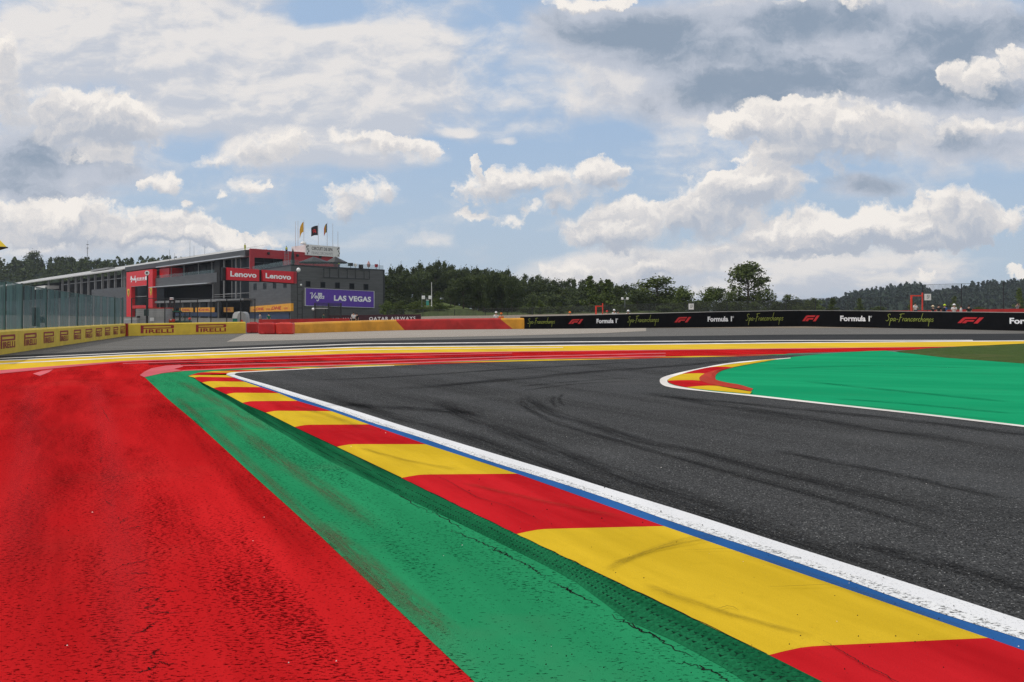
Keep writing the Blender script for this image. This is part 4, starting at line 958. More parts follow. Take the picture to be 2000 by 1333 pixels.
for x0, x1, Z0, Z1, q, lb in ((444, 506.4, 168, 173, (522.8, 547, 527.2, 549.8), 'red billboard with white lettering beside the glass stairwell'), (513, 573.6, 173.5, 178.4, (527.4, 549.6, 531, 553.8), 'red billboard with white lettering covering the grey corner')):
    r_, f = billboard(x0, x1, Z0, Z1, *q, MSIGN, lb)
    put2d(text2d('Lenovo', .03), lambda u, v: tuple(f(.09+.82*u, .28+.46*v, .03))).build('lettering', MWHT, r_, fixn=False)
    mb = MB(); mb.hexa([f(-.11, -.06, -.52), f(1.06, -.06, -.52), f(1.06, -.06, -.9), f(-.11, -.06, -.9)], [f(-.11, 1.0, -.52), f(1.06, 1.0, -.52), f(1.06, 1., -.9), f(-.11, 1., -.9)]); mb.build('back_frame', MINK, r_)
    for u in (.1, .5, .9): MB().tube(f(u, .9, -.8), f(u, .9, -.8)+Vector((-2.2, 4.5, .6)), .09, n=6).build('bracket', MDARK, r_)
mb = MB(); p_ = P(576.5, 531, 179); q_ = P(576.5, 554, 179); mb.box((p_.x, p_.y, (p_.z+q_.z)/2), (.5, .9, p_.z-q_.z)); mb.build('side_panel', MBRED, r_)
r_, f = billboard(597, 730, FR.w(FR.s_at(597, .3), 0, .3).y, FR.w(FR.s_at(730, .3), 0, .3).y, 563.2, 597, 569.8, 601, MPURP, 'purple banner with white lettering on the grey end wall')
put2d(text2d('LAS VEGAS', .04, 1.05), lambda u, v: tuple(f(.395+.56*u, .33+.33*v, .03))).build('lettering', MWHT, r_, fixn=False)
put2d(script2d('Vegas', .24, .15), lambda u, v: tuple(f(.055+.205*u, .27+.50*v, .03))).build('script_lettering', MWHT, r_, fixn=False)
mb = MB()
for i, ch in enumerate('LAS'): put2d(box01(0, 0, .9, 1), lambda u, v: tuple(f(.167+.02*(i+u), .56+.20*v, .028)), mb)
mb.build('lettering_block', MWHT, r_, fixn=False)
mb = MB()
for i, ch in enumerate('LAS'): put2d(text2d(ch, .0), lambda u, v: tuple(f(.170+.02*i+.012*u, .60+.12*v, .034)), mb)
mb.build('lettering', MPURP, r_, fixn=False)
mb = MB()
for q in ((-.008, -.03, 1.008, 0), (-.008, 1, 1.008, 1.02), (-.008, 0, 0, 1), (1, 0, 1.008, 1)): mb.hexa([f(q[0], q[1], .05), f(q[2], q[1], .05), f(q[2], q[1], -.3), f(q[0], q[1], -.3)], [f(q[0], q[3], .05), f(q[2], q[3], .05), f(q[2], q[3], -.3), f(q[0], q[3], -.3)])
mb.build('frame', MSILV, r_)
# orange board on the left flank of the end block
r_, f = billboard(488, 568.5, FL.w(FL.s_at(488, .5), 0, .5).y, FL.w(FL.s_at(568.5, .5), 0, .5).y, 599.5, 609.8, 592.7, 608, MDHL, 'orange board with red lettering low on the left flank')
for u0, u1 in ((.16, .40), (.55, .82)):
    put2d(text2d('DHL', .025), lambda u, v: tuple(f(u0+(u1-u0)*(u*.88+v*.12), .25+.48*v, .03))).build('lettering', MF1, r_, fixn=False)
mb = MB()
for u0, u1 in ((.08, .15), (.43, .53), (.85, .93)):
    for v0 in (.28, .42): put2d(box01(0, 0, 1, 1), lambda u, v: tuple(f(lerp(u0, u1, u), v0+.06*v, .03)), mb)
mb.build('red_stripe', MF1, r_, fixn=False)
mb = MB(); FL.bx(mb, FL.s_at(566), FL.s_at(489), .0, 1.45, .06, .12); mb.build('navy_skirt', MBLUE, rb)
# ================================================================== trees
def leafmat(name, a, b_, var=.5):
    m, t, b = newmat(name); p = t.pos()
    oi = t.n.new('ShaderNodeObjectInfo').outputs['Random']
    n = t.noise(p, .55, 4, .7); n2 = t.noise(p, 3., 2, .6)
    c = t.mix(t.ss(t.m('ADD', t.m('MULTIPLY', n, .65), t.m('MULTIPLY', n2, .35)), .35, .65), a, b_)
    c = t.mix(t.m('MULTIPLY', oi, var), c, tuple(x*.62 for x in a))
    t.put(b.inputs['Base Color'], c); b.inputs['Roughness'].default_value = .8; b.inputs['Specular IOR Level'].default_value = .12
    return m
LDARK = leafmat('leaf_dark', (.050, .070, .026), (.092, .118, .038))
LMID = leafmat('leaf_mid', (.068, .092, .028), (.115, .145, .040))
LLIGHT = leafmat('leaf_light', (.085, .12, .030), (.14, .18, .045))
LFAR = leafmat('leaf_far_hazed', (.045, .068, .050), (.070, .098, .064))  # bluish distance haze is put into this leaf colour
BARK = mat('bark', (.07, .055, .042), .9, .3, 3.)
def clumps(mb, pts, size, rnd):
    for p in pts:
        n = Vector((rnd.gauss(0, 1), rnd.gauss(0, 1), rnd.gauss(.3, 1))).normalized(); u = n.orthogonal().normalized(); w = n.cross(u)
        a = rnd.random()*6.28; u, w = u*math.cos(a)+w*math.sin(a), w*math.cos(a)-u*math.sin(a)
        s = size*rnd.uniform(.55, 1.25); k = rnd.uniform(-.25, .25)*s
        mb.add([p-u*s*.5, p+w*s*.34+n*k, p+u*s*.55, p-w*s*.36+n*k*.4], ((0, 1, 2, 3),))
def tree_proto(name, kind, leaf, seed, n=2000, size=.56):
    rnd = random.Random(seed); h = 10.
    r_ = root(name, 'tree', 'tree', (0, 0, 0))
    bl = []; limbs = []
    if kind == 'broad':
        for i in range(36):
            a = rnd.random()*6.28; zz = rnd.uniform(2.2, 9.2); rr_ = 3.3*math.sin(math.pi*min(1, max(.12, (zz-.6)/9.6)))**.7*rnd.uniform(.12, 1.)
            bl.append((Vector((rr_*math.cos(a), rr_*math.sin(a), zz)), rnd.uniform(.8, 1.5)))
    elif kind == 'tall':
        for i in range(28):
            a = rnd.random()*6.28; zz = rnd.uniform(1.6, 9.5); rr_ = 1.9*math.sin(math.pi*min(1, max(.15, (zz-.2)/10.2)))**.6*rnd.uniform(.3, 1.)
            bl.append((Vector((rr_*math.cos(a), rr_*math.sin(a), zz)), rnd.uniform(.55, 1.1)))
    elif kind == 'airy':
        for i in range(60):
            a = rnd.random()*6.28; zz = rnd.uniform(1.0, 9.4); wd = 3.5*(1-abs(zz-4.0)/7.4)**.55
            rr_ = wd*rnd.uniform(.2, 1.); bl.append((Vector((rr_*math.cos(a), rr_*math.sin(a), zz)), rnd.uniform(.7, 1.2)))
    elif kind == 'cone':
        for i in range(30):
            zz = .5+9.2*(i/30)**1.05; wd = 2.4*(1-zz/10.2)+.1; a = rnd.random()*6.28; rr_ = wd*rnd.uniform(.2, .9)
            bl.append((Vector((rr_*math.cos(a), rr_*math.sin(a), zz)), rnd.uniform(.35, .55)+wd*.22))
    else:  # bush
        for i in range(30):
            a = rnd.random()*6.28; zz = rnd.uniform(.6, 8.5); rr_ = 4.0*math.sqrt(max(.05, 1-(zz/10.2)**2))*rnd.uniform(.1, 1.)
            bl.append((Vector((rr_*math.cos(a), rr_*math.sin(a), zz)), rnd.uniform(1., 1.9)))
    pts = []
    for i in range(n):
        c_, ra = rnd.choice(bl); d = Vector((rnd.gauss(0, 1), rnd.gauss(0, 1), rnd.gauss(0, .85))).normalized()
        pts.append(c_+d*ra*rnd.random()**.45)
    for i in range(n//14):
        c_, ra = rnd.choice(bl); d = Vector((rnd.gauss(0, 1), rnd.gauss(0, 1), rnd.gauss(.3, .8))).normalized(); pts.append(c_+d*ra*rnd.uniform(1., 1.55))
    mb = MB(); top = 8.6 if kind != 'bush' else 5.
    base = Vector((0, 0, -.4)); prev = base; k = 6
    for i in range(1, k+1):
        q = Vector((rnd.uniform(-.12, .12), rnd.uniform(-.12, .12), top*i/k)); mb.tube(prev, q, .24*(1-(i-1)/k)+.03, .24*(1-i/k)+.03, 6); prev = q
    for c_, ra in bl[::2]:
        z0 = max(.8, c_.z-1.2-.35*math.hypot(c_.x, c_.y)); a = Vector((0, 0, z0)); m_ = a.lerp(c_, .55)+Vector((0, 0, -.15)); mb.tube(a, m_, .075, .05, 5); mb.tube(m_, c_, .05, .02, 5)
    mb.build('trunk', BARK, r_, fixn=False)
    mb = MB(); clumps(mb, pts, size, rnd); mb.build('crown', leaf, r_, fixn=False)
    return r_
PT = {'broad': [tree_proto('broad_tree', 'broad', LDARK, 1, 2600, .50), tree_proto('broad_tree', 'broad', LMID, 2, 2600, .46)],
      'tall': [tree_proto('tall_tree', 'tall', LDARK, 3), tree_proto('tall_tree', 'tall', LDARK, 4), tree_proto('tall_tree', 'tall', LMID, 14)],
      'airy': [tree_proto('airy_tree', 'airy', LMID, 5, 4200, .42)],
      'cone': [tree_proto('conical_tree', 'cone', LLIGHT, 6, 1500), tree_proto('conical_tree', 'cone', LDARK, 7, 1500)],
      'bush': [tree_proto('bush', 'bush', LLIGHT, 8, 2200, .6), tree_proto('bush', 'bush', LMID, 9, 2200, .6), tree_proto('bush', 'bush', LDARK, 19, 1500, .7)]}
USED = set()
def plant(kind, v, px, ytop, Zd, wpx, label, group=None, zb=None):
    """one tree: crown top at the given height, spread set in metres"""
    x = (px-CX)/F*Zd; zb = ter(x, Zd)-.1 if zb is None else zb
    h = H-(ytop-HY)/F*Zd-zb; sw = (wpx/F*Zd)/{'broad': 7.6, 'tall': 5., 'airy': 8.4, 'cone': 4.9, 'bush': 9.6}[kind]
    pr = PT[kind][v]; sc = (sw, sw, h/(9. if kind == 'bush' else 9.9)); rz = R.random()*6.28
    if (kind, v) not in USED:
        USED.add((kind, v)); pr.location = (x, Zd, zb); pr.scale = sc; pr.rotation_euler = (0, 0, rz); o = pr; o['label'] = label
        if group: o['group'] = group
        elif 'group' in o: del o['group']
    else:
        o = dup(pr, (x, Zd, zb), rz, sc, label, group)
        if not group and 'group' in o: del o['group']
    o['category'] = 'bush' if kind == 'bush' else 'tree'
    return o
# single trees one can tell apart
plant('airy', 0, 1461, 514, 205, 112, 'tallest tree on the right, loose crown with sky showing through')
plant('broad', 1, 1283, 541, 215, 112, 'round dense mid green tree between the lamp post and the black sign')
plant('broad', 0, 1245, 566, 205, 44, 'small round dark tree just right of the twin lamp post')
plant('cone', 0, 1152, 538, 200, 48, 'pale green pointed tree left of the red gate frame')
plant('cone', 0, 1186, 545, 205, 50, 'pale green pointed tree above the red gate frame')
plant('cone', 0, 855, 568, 190, 34, 'pale young conifer beside the tall bare pole')
plant('cone', 0, 1034, 588, 150, 22, 'lowest pale sapling left, in front of the dark wood')
plant('cone', 0, 1055, 586, 150, 24, 'second pale sapling in front of the dark wood')
plant('cone', 0, 1094, 590, 150, 22, 'third pale sapling, nearest the red gate frame')
plant('bush', 0, 1338, 561, 205, 70, 'light green bushy tree left of the square white sign')
plant('bush', 0, 1383, 563, 200, 62, 'light green bushy tree right of the square white sign')
plant('broad', 0, 1400, 560, 230, 50, 'dark tree behind the light green bushes')
plant('bush', 1, 1425, 572, 200, 46, 'mid green bush at the left foot of the tallest tree')
plant('bush', 1, 1500, 570, 200, 60, 'mid green bush at the right foot of the tallest tree')
plant('bush', 1, 1541, 577, 205, 56, 'wide low bush right of the tallest tree')
plant('bush', 0, 1590, 583, 210, 50, 'low pale bush where the wood ends')
plant('cone', 0, 1626, 582, 170, 30, 'pale sapling behind the barrier, left of the far hill')
plant('cone', 0, 1679, 582, 165, 24, 'slim pale sapling in front of the far hill')
plant('cone', 0, 1780, 585, 165, 20, 'pale sapling seen through the red frame')
plant('cone', 0, 1864, 578, 160, 24, 'pale sapling behind the white hatted spectator')
plant('cone', 0, 1991, 562, 160, 28, 'taller pale sapling at the right edge of the photo')
plant('bush', 0, 1715, 599, 165, 40, 'low pale shrub between two saplings')
plant('bush', 0, 1915, 600, 165, 40, 'low pale shrub behind the black shirted spectator')
plant('tall', 2, 1172, 541, 240, 30, 'thin tree with bare top behind the pale pointed trees')
plant('tall', 2, 1205, 552, 240, 34, 'thin dark tree behind the twin lamp post')
plant('bush', 1, 1222, 590, 190, 60, 'bush below the twin lamp post')
for px, yt, w, k, v, lb in ((65, 491, 48, 'broad', 1, 'big round tree on the left skyline'), (112, 503, 20, 'tall', 0, 'slim tree right of the big round skyline tree'), (134, 500, 28, 'broad', 0, 'small tree left of the lattice mast'), (163, 503, 30, 'broad', 0, 'spreading tree just left of the mast foot'), (190, 505, 22, 'broad', 0, 'round tree right of the mast'), (208, 508, 24, 'broad', 0, 'low round tree second right of the mast'), (298, 503, 24, 'broad', 1, 'dark treetop rising over the pale hall roof'), (364, 505, 16, 'cone', 1, 'small dark conifer over the grey roof'), (240, 510, 16, 'cone', 1, 'small dark conifer beside the hall roof'), (30, 512, 30, 'broad', 0, 'low tree left of the big round skyline tree')):
    plant(k, v, px, yt, 640, w, lb, zb=26)
# the dense wood
top = [(735, 536), (752, 527), (775, 521), (800, 521), (830, 518), (850, 515), (880, 514), (905, 520), (940, 524), (975, 527), (1000, 533), (1040, 541), (1080, 546), (1120, 548), (1150, 552), (1200, 558), (1250, 568), (1300, 575), (1540, 585)]
GW = 'trees of the dense wood'; LB = 'dark tree standing among others in the dense wood'
for row, (Zd, dy, step, w) in enumerate(((330, 0, 12, 30), (305, 7, 13, 34), (280, 15, 14, 36))):
    px = 728+row*5
    while px < (1330 if row == 0 else 1220):
        k, v = R.choice((('tall', 0), ('tall', 1), ('tall', 0), ('broad', 0), ('tall', 2), ('cone', 1) if R.random() < .5 else ('broad', 0)))
        plant(k, v, px+R.uniform(-4, 4), ev(top, px)+dy+R.uniform(-4.5, 7), Zd+R.uniform(-8, 8), w*R.uniform(.8, 1.25)*(1.15 if k == 'broad' else .85), LB, GW); px += step*R.uniform(.8, 1.2)
for px, yt, w in ((888, 545, 34), (905, 537, 40), (925, 535, 38), (945, 532, 44), (962, 529, 42), (980, 533, 40), (1000, 541, 36), (1012, 553, 28), (880, 560, 26), (935, 548, 40), (970, 547, 40)):
    plant('broad', 0, px, yt, 225+R.uniform(-5, 5), w*1.15, 'very dark tree in the front clump of the wood', 'trees of the front clump')
for i in range(40):
    px = lerp(745, 1330, (i+R.random()*.7)/40); plant('bush', 2, px, (584 if px < 880 else 578)+R.uniform(-8, 8), 255+R.uniform(-12, 12) if px > 880 else 275, R.uniform(40, 64), 'dark undergrowth bush at the foot of the dense wood', 'undergrowth of the dense wood')
# bank vegetation below the wood: shrubs
for i in range(34):
    px = R.uniform(752, 885) if i < 16 else R.uniform(1020, 1230); Zd = R.uniform(165, 215)
    plant('bush', R.choice((0, 0, 1)), px, R.uniform(588, 600) if i < 16 else R.uniform(594, 602), Zd, R.uniform(22, 44), 'low shrub growing on the grassy bank below the wood', 'shrubs on the bank')
for i in range(16):
    plant('bush', R.choice((0, 1, 1)), R.uniform(1240, 1600), R.uniform(588, 598), R.uniform(175, 195), R.uniform(40, 70), 'low shrub behind the dark mesh fence under the trees', 'shrubs behind the mesh fence')
def hill(name, ridge, Zn, Zf, px0, px1, nx=60, ny=10):
    """slope rising from Zn to the ridge at Zf whose outline in metres comes from the profile"""
    mb = MB()
    for j in range(ny+1):
        y = lerp(Zn, Zf, j/ny)
        for i in range(nx+1):
            px = lerp(px0, px1, i/nx); zr = H-(ev(ridge, px)-HY)/F*Zf; x = (px-CX)/F*y
            mb.v.append((x, y, zr*sstep(0, 1, j/ny)*1.0+2*mnoise.noise(Vector((x*.02, y*.02, 0)))-.5))
    for i in range(nx+1):
        px = lerp(px0, px1, i/nx); mb.v.append(((px-CX)/F*Zf*1.5, Zf*1.5, 0))
    for j in range(ny+1):
        for i in range(nx): k_ = j*(nx+1)+i; mb.f.append([k_, k_+1, k_+nx+2, k_+nx+1]); mb.mi.append(0)
    return struct(mb.build(name, HILLM, smooth=True, fixn=False))
def forest(label, ridge, Zn, Zf, px0, px1, n, th, leaf, per=46, size=2.6):
    rnd = random.Random(int(px0)+5); mb = MB()
    for i in range(n):
        u = rnd.random()**.7; y = lerp(Zn, Zf*1.01, u); px = rnd.uniform(px0, px1)
        zr = H-(ev(ridge, px)-HY)/F*Zf; x = (px-CX)/F*y; z = zr*sstep(0, 1, u); hh = th*rnd.uniform(.65, 1.25); wd = hh*rnd.uniform(.18, .34); con = rnd.random() < .18
        pts = []
        for k_ in range(per):
            v = rnd.random(); wv = wd*((1.05-v) if con else math.sin(math.pi*(.12+.85*v))); a = rnd.random()*6.28; q = wv*rnd.random()**.4
            pts.append(Vector((x+q*math.cos(a), y+q*math.sin(a), z+hh*(.1+.9*v))))
        clumps(mb, pts, size, rnd)
    o = mb.build('forest', leaf, fixn=False); o['kind'] = 'stuff'; o['label'] = label; o['category'] = 'forest'; return o
rg = [(1150, 612), (1400, 612), (1560, 608), (1600, 604), (1640, 595), (1680, 585), (1730, 575), (1765, 569), (1800, 571), (1826, 586), (1850, 582), (1880, 572), (1920, 567), (2000, 562), (2200, 560), (2500, 585), (2900, 612)]
hill('hills', rg, 650, 1100, 1150, 2900)
forest('distant bluish wooded hill behind the right hand fence', rg, 700, 1100, 1540, 2700, 1500, 10, LFAR, 44, 3.4)
rl = [(-900, 560), (-300, 535), (-50, 527), (40, 528), (150, 527), (250, 528), (330, 525), (420, 530), (520, 545), (640, 575), (760, 612)]
hill('hills', rl, 470, 660, -900, 760)
forest('dark wooded ridge behind the long pit hall', rl, 500, 655, -500, 520, 1500, 8, LDARK, 46, 2.0)
# ================================================================== fences
def meshmat(name, col, alpha, rnd=.25, sc=(2., 2., .4)):
    m, t, b = newmat(name); p = t.pos(); oi = t.n.new('ShaderNodeObjectInfo').outputs['Random']
    n = t.noise(t.mapv(p, sc), 1., 4, .6)
    c = t.mix(t.ss(n, .3, .7), tuple(x*.7 for x in col), tuple(x*1.3 for x in col)); c = t.mix(t.m('MULTIPLY', oi, rnd*2), c, tuple(x*.5 for x in col))
    t.put(b.inputs['Base Color'], c); b.inputs['Roughness'].default_value = .7
    t.put(b.inputs['Alpha'], t.m('ADD', t.ss(n, .3, .7, alpha-.12, alpha+.08), t.m('MULTIPLY', oi, -.15))); return m
MSCR = meshmat('green_screen_mesh', (.085, .185, .175), .78, .3, (3., 3., .3)); MNET = meshmat('dark_wire_mesh', (.026, .032, .030), .62, .1); MNET2 = meshmat('thin_wire_mesh', (.03, .035, .04), .26, .1)
fr_ = root('screen_fence', 'tall blue green mesh fence standing on the left yellow wall', 'fence', wl.pts[3])
def ftop(px): return ev([(-700, 495), (-300, 523), (0, 548), (55, 559), (161, 576), (252, 584.5)], px)
edges = [-60, -22, 22, 55, 78, 101, 124, 143, 161, 175, 190, 204, 217, 230, 241.5, 247]
for a, b in zip(edges, edges[1:]):
    mb = MB(); n = 4; La, Lb = wl.at(a), wl.at(b)
    for i in range(n+1):
        L = lerp(La, Lb, i/n); p_, tz = wl.p(L, -.16-.05*math.sin(i*2.1)); zt = H-(ftop(p_.x/p_.y*F+CX)-HY)/F*p_.y; mb.v += [(p_.x, p_.y, tz), (p_.x, p_.y+.03, zt)]
    for i in range(n): mb.f.append([2*i, 2*i+2, 2*i+3, 2*i+1]); mb.mi.append(0)
    mb.build('mesh_panel', MSCR, fr_, smooth=True, fixn=False)
for px in (-22, 22, 55, 101, 161, 232, 247):
    p_, tz = wl.p(wl.at(px), -.22); zt = H-(ftop(p_.x/p_.y*F+CX)-HY)/F*p_.y+.06; MB().tube((p_.x, p_.y, 0), (p_.x, p_.y, zt), .045, n=6).build('post', MDG, fr_)
mb = MB()
for a, b in zip(edges, edges[1:]):
    q = []
    for px in (a, b): p_, tz = wl.p(wl.at(px), -.2); q.append(Vector((p_.x, p_.y, H-(ftop(p_.x/p_.y*F+CX)-HY)/F*p_.y)))
    mb.tube(q[0], q[1], .022, n=5)
mb.build('top_cable', MDG, fr_)
def fence(name, label, posts, mm, rail=True, pr=.05):
    """posts: (px, ytop, depth, bottom z)"""
    rr_ = root(name, label, 'fence', ((posts[0][0]-CX)/F*posts[0][2], posts[0][2], posts[0][3])); T = []
    for px, yt, Zd, zb in posts:
        tp = P(px, yt, Zd); T.append((tp, zb)); MB().tube((tp.x, tp.y, zb-.3), tp, pr, n=6).build('post', MDARK, rr_)
    for (a, za), (b, zb) in zip(T, T[1:]):
        MB().quad((a.x, a.y, za), (b.x, b.y, zb), b-Vector((0, 0, .05)), a-Vector((0, 0, .05))).build('mesh_panel', mm, rr_, fixn=False)
    if rail:
        mb = MB()
        for (a, za), (b, zb) in zip(T, T[1:]): mb.tube(a, b, .022, n=5)
        mb.build('top_wire', MDARK, rr_)
    return rr_
def zt_(px, Zd): return ter((px-CX)/F*Zd, Zd)
fence('wire_fence', 'low dark wire fence along the bank under the wood', [(px, yt, Zd, zt_(px, Zd)) for px, yt, Zd in ((756, 606, 133), (788, 605.5, 133), (826, 605, 133), (888, 604.5, 132), (948, 603.5, 131), (991, 602.5, 130), (1040, 601, 129), (1118, 598.5, 128), (1190, 596.5, 127), (1268, 594, 126), (1345, 591.5, 125), (1420, 588.8, 124), (1535, 587, 123), (1593, 583.5, 122))], MNET)
fence('wire_fence', 'thin dark wire fence low in front of the far hill', [(px, yt, Zd, zt_(px, Zd)) for px, yt, Zd in ((1593, 583.5, 124), (1656, 583, 126), (1720, 582, 128), (1802, 580, 130))], MNET2)
fence('catch_fence', 'tall wire catch fence behind the spectators at the right', [(px, yt, Zd, zt_(px, Zd)) for px, yt, Zd in ((1802, 556.5, 118), (1878, 554.5, 116), (1960, 551.5, 114), (2050, 548, 112), (2160, 544, 110))], MNET2, pr=.07)
fence('catch_fence', 'see through wire fence between the pit lane vehicles and the yellow wall', [(px, yt, Zd, 0) for px, yt, Zd in ((257, 583, 60.5), (286, 583.2, 61), (322, 583.4, 62), (352, 583.6, 62.5), (386, 583.8, 63.5), (412, 583.9, 64), (443, 584, 65), (470, 584.2, 66), (498, 584.4, 67))], MNET2, pr=.04)
fence('gate_fence', 'dark green mesh gate panel with black posts before the grey end wall', [(615, 592, 84, 0), (642, 592.5, 84, 0), (666, 592.5, 84, 0)], MNET, pr=.07)
# ================================================================== small structures
MSIGNW = mat('sign_white', (.78, .78, .76), .5, .05); MREDP = mat('gate_red', (.75, .05, .025), .45, .08); MLAMP = mat('lamp_white', (.80, .80, .80), .4, .05)
def gate(x0, x1, yt, Zd, label):
    a, b = P(x0, yt, Zd), P(x1, yt, Zd); zb = ter(a.x, Zd)-.1; c_ = (a+b)/2
    r_ = root('red_gate', label, 'gate', (c_.x, Zd, zb)); w = .13
    MB().box((a.x, Zd, (zb+a.z)/2), (w*1.5, w, a.z-zb), bev=.02).build('post', MREDP, r_); MB().box((b.x, Zd, (zb+b.z)/2+.15), (w, w, b.z-zb+.3), bev=.02).build('post', MREDP, r_)
    MB().box((c_.x, Zd, a.z-w*.5), (b.x-a.x-w*1.3, w*.9, w)).build('crossbar', MREDP, r_)
    if Zd < 110: MB().box((a.x-.05, Zd, zb+.35), (w*2.2, w*1.6, .7), bev=.03).build('pad', MBRED, r_)
gate(1164, 1177, 597.5, 112, 'small red gate frame behind the black barrier, under the pale pointed trees')
gate(1780, 1801.5, 577, 104, 'larger red gate frame with a person inside it')
def wsign(px, py, w, h, Zd, label):
    c_ = P(px, py, Zd); zb = ter(c_.x, Zd); k_ = Zd/F; r_ = root('marker_sign', label, 'sign', (c_.x, Zd, zb))
    MB().box(c_, (w*k_, .06, h*k_), bev=.01).build('plate', MSIGNW, r_); MB().tube((c_.x, Zd+.08, zb-.2), (c_.x, Zd+.08, c_.z), .04, n=6).build('post', MDARK, r_)
    f = lambda u, v: (c_.x+(u-.5)*w*k_, Zd-.04, c_.z+(v-.5)*h*k_)
    put2d(strokes2d([[(.3, .35), (.45, .3), (.62, .4), (.66, .7)], [(.4, .45), (.42, .75), (.55, .8)], [(.66, .4), (.7, .85)]], .07), f).build('symbol', MDG, r_, fixn=False)
wsign(1350, 599.3, 10, 11.5, 118, 'small square white sign in front of the bushes')
wsign(1812, 580.7, 12.5, 12.5, 103, 'square white sign right of the larger red frame')
def lamp2(px, yt, yb, Zd, label, dx=5, big=.22):
    b, tp = P(px, yb, Zd), P(px, yt, Zd); r_ = root('twin_lamp', label, 'lamp', b)
    MB().tube(b, tp, .06, .05, 6).build('pole', MSTEEL, r_); k_ = Zd/F
    MB().tube(tp+Vector((-dx*k_, 0, 0)), tp+Vector((dx*k_, 0, 0)), .04, n=5).build('arm', MSTEEL, r_)
    for s in (-1, 1): MB().box(tp+Vector((s*dx*k_, 0, .1)), (big*2, .3, big*2.2), bev=.05).build('lamp_head', MLAMP, r_)
lamp2(1220.5, 585, 602, 130, 'post with two white lamps in front of the dark trees', 5, .16)
lamp2(833.5, 582.5, 600, 170, 'post with two white lamps beside a green cabinet', 6.5, .30)
r_ = root('cabinet', 'small turquoise cabinet under the twin lamps by the bank', 'cabinet', P(835, 597, 169)); c_ = P(835, 592, 169)
MB().box(c_, (.5, .4, .95), bev=.04).build('housing', mat('turquoise', (.05, .30, .26), .5), r_); MB().box(c_+Vector((0, 0, .52)), (.6, .5, .1), bev=.03).build('lid', MPALE, r_)
def simplepole(name, px, yt, yb, Zd, ra, label, cat, m=MSTEEL):
    b, tp = P(px, yb, Zd), P(px, yt, Zd); r_ = root(name, label, cat, b); MB().tube(b, tp, ra, ra*.55, 6).build('pole', m, r_); MB().lathe(b, [(ra*2.2, 0), (ra*2.2, .15), (ra, .3)], 8).build('base', m, r_); return r_, b, tp
simplepole('tall_pole', 843, 552, 600, 175, .09, 'tall slim pale pole before the dark wood', 'pole', MPALE)
simplepole('tall_pole', 824, 574, 600, 178, .06, 'short slim pole left of the twin lamps', 'pole', MSTEEL)
# lattice mast on the left skyline
b, tp = P(171, 512, 640), P(171, 470, 640); r_ = root('lattice_mast', 'slender lattice radio mast on the left skyline', 'mast', b)
mb = MB()
for s in ((-.5, -.4), (.5, -.4), (0, .6)): mb.tube(b+Vector((s[0], s[1], -4)), tp+Vector((s[0]*.2, s[1]*.2, -5)), .12, .09, 5)
for i in range(10):
    z = lerp(b.z-3, tp.z-5, i/10); w = lerp(.5, .12, i/10); mb.tube((b.x-w, b.y-.3, z), (b.x+w, b.y-.3, z+1.4), .07, n=4)
mb.build('lattice', MSTEEL, r_); MB().tube(tp-Vector((0, 0, 5)), tp, .10, .05, 5).build('antenna', MSTEEL, r_)
mb = MB()
for z in (3, 5.5): mb.box(tp-Vector((0, 0, z)), (1.6, .4, .5), bev=.1)
mb.build('aerial_bracket', MSTEEL, r_)
for px, yt, lb in ((331, 488, 'thin aerial leftmost over the pit roof'), (341, 495, 'very short aerial second from left over the pit roof'), (371, 470, 'tallest thin aerial over the pit roof'), (379, 481, 'mid height aerial right of the tallest one'), (400, 480, 'thin aerial farthest right over the pit roof')):
    simplepole('roof_aerial', px, yt, 512, 290, .07, lb, 'aerial')
# lamp post at the building corner: lattice pole with white globe
pz = 168; b, tp = P(584, 624, pz), P(584, 533, pz); b.z = 0; r_ = root('lamp_post', 'dark lattice post with a white globe at the grey corner', 'lamp post', b)
mb = MB()
for dx in (-.3, .6):
    mb.tube((b.x+dx, b.y, 0), (b.x+dx, b.y, tp.z if dx < 0 else tp.z*.62), .10, n=6)
for i in range(6): z = 1+i*1.3; mb.tube((b.x-.3, b.y, z), (b.x+.6, b.y, z), .06, n=5)
mb.build('post', MDARK, r_); q = P(584, 528.5, pz)
MB().lathe((q.x-.1, q.y, q.z-.35), [(.1, 0), (.36, .2), (.4, .45), (.3, .72), (.08, .85)], 12).build('globe', MLAMP, r_, smooth=True)
MB().lathe(P(588, 556.5, pz)-Vector((0, 0, .2)), [(.1, 0), (.22, .15), (.1, .35)], 8).build('small_lamp', MLAMP, r_)
# parasols on the terrace
def parasol(px, yt, x0, x1, ye, Zd, label, m, closed=False):
    tp = P(px, yt, Zd); r_ = root('parasol', label, 'parasol', (tp.x, tp.y, TZ)); k_ = Zd/F
    MB().tube((tp.x, tp.y, TZ), tp, .05, n=6).build('pole', MDARK, r_)
    if closed: MB().lathe((tp.x, tp.y, TZ), [(.30, .5), (.42, 1.2), (.30, (tp.z-TZ)*.7), (.05, tp.z-TZ)], 9).build('canopy', m, r_); return
    w = (x1-x0)*k_/2; ze = H-(ye-HY)/F*Zd; cx_ = ((x0+x1)/2-CX)*k_; mb = MB()
    cs = [Vector((cx_+w*math.cos(a)*1.0, Zd+w*.8*math.sin(a), ze)) for a in [i*math.pi/4 for i in range(8)]]
    for i in range(8): mb.add([tp, cs[i], cs[(i+1) % 8], cs[i]-Vector((0, 0, .22)), cs[(i+1) % 8]-Vector((0, 0, .22))], ((0, 1, 2), (1, 3, 4, 2)))
    mb.build('canopy', m, r_, fixn=False)
parasol(612, 501.5, 584, 645, 512.5, 198, 'open black parasol on the terrace, left of two', MINK)
parasol(655, 501.5, 634, 679, 513, 200, 'open black parasol on the terrace, right of two', MINK)
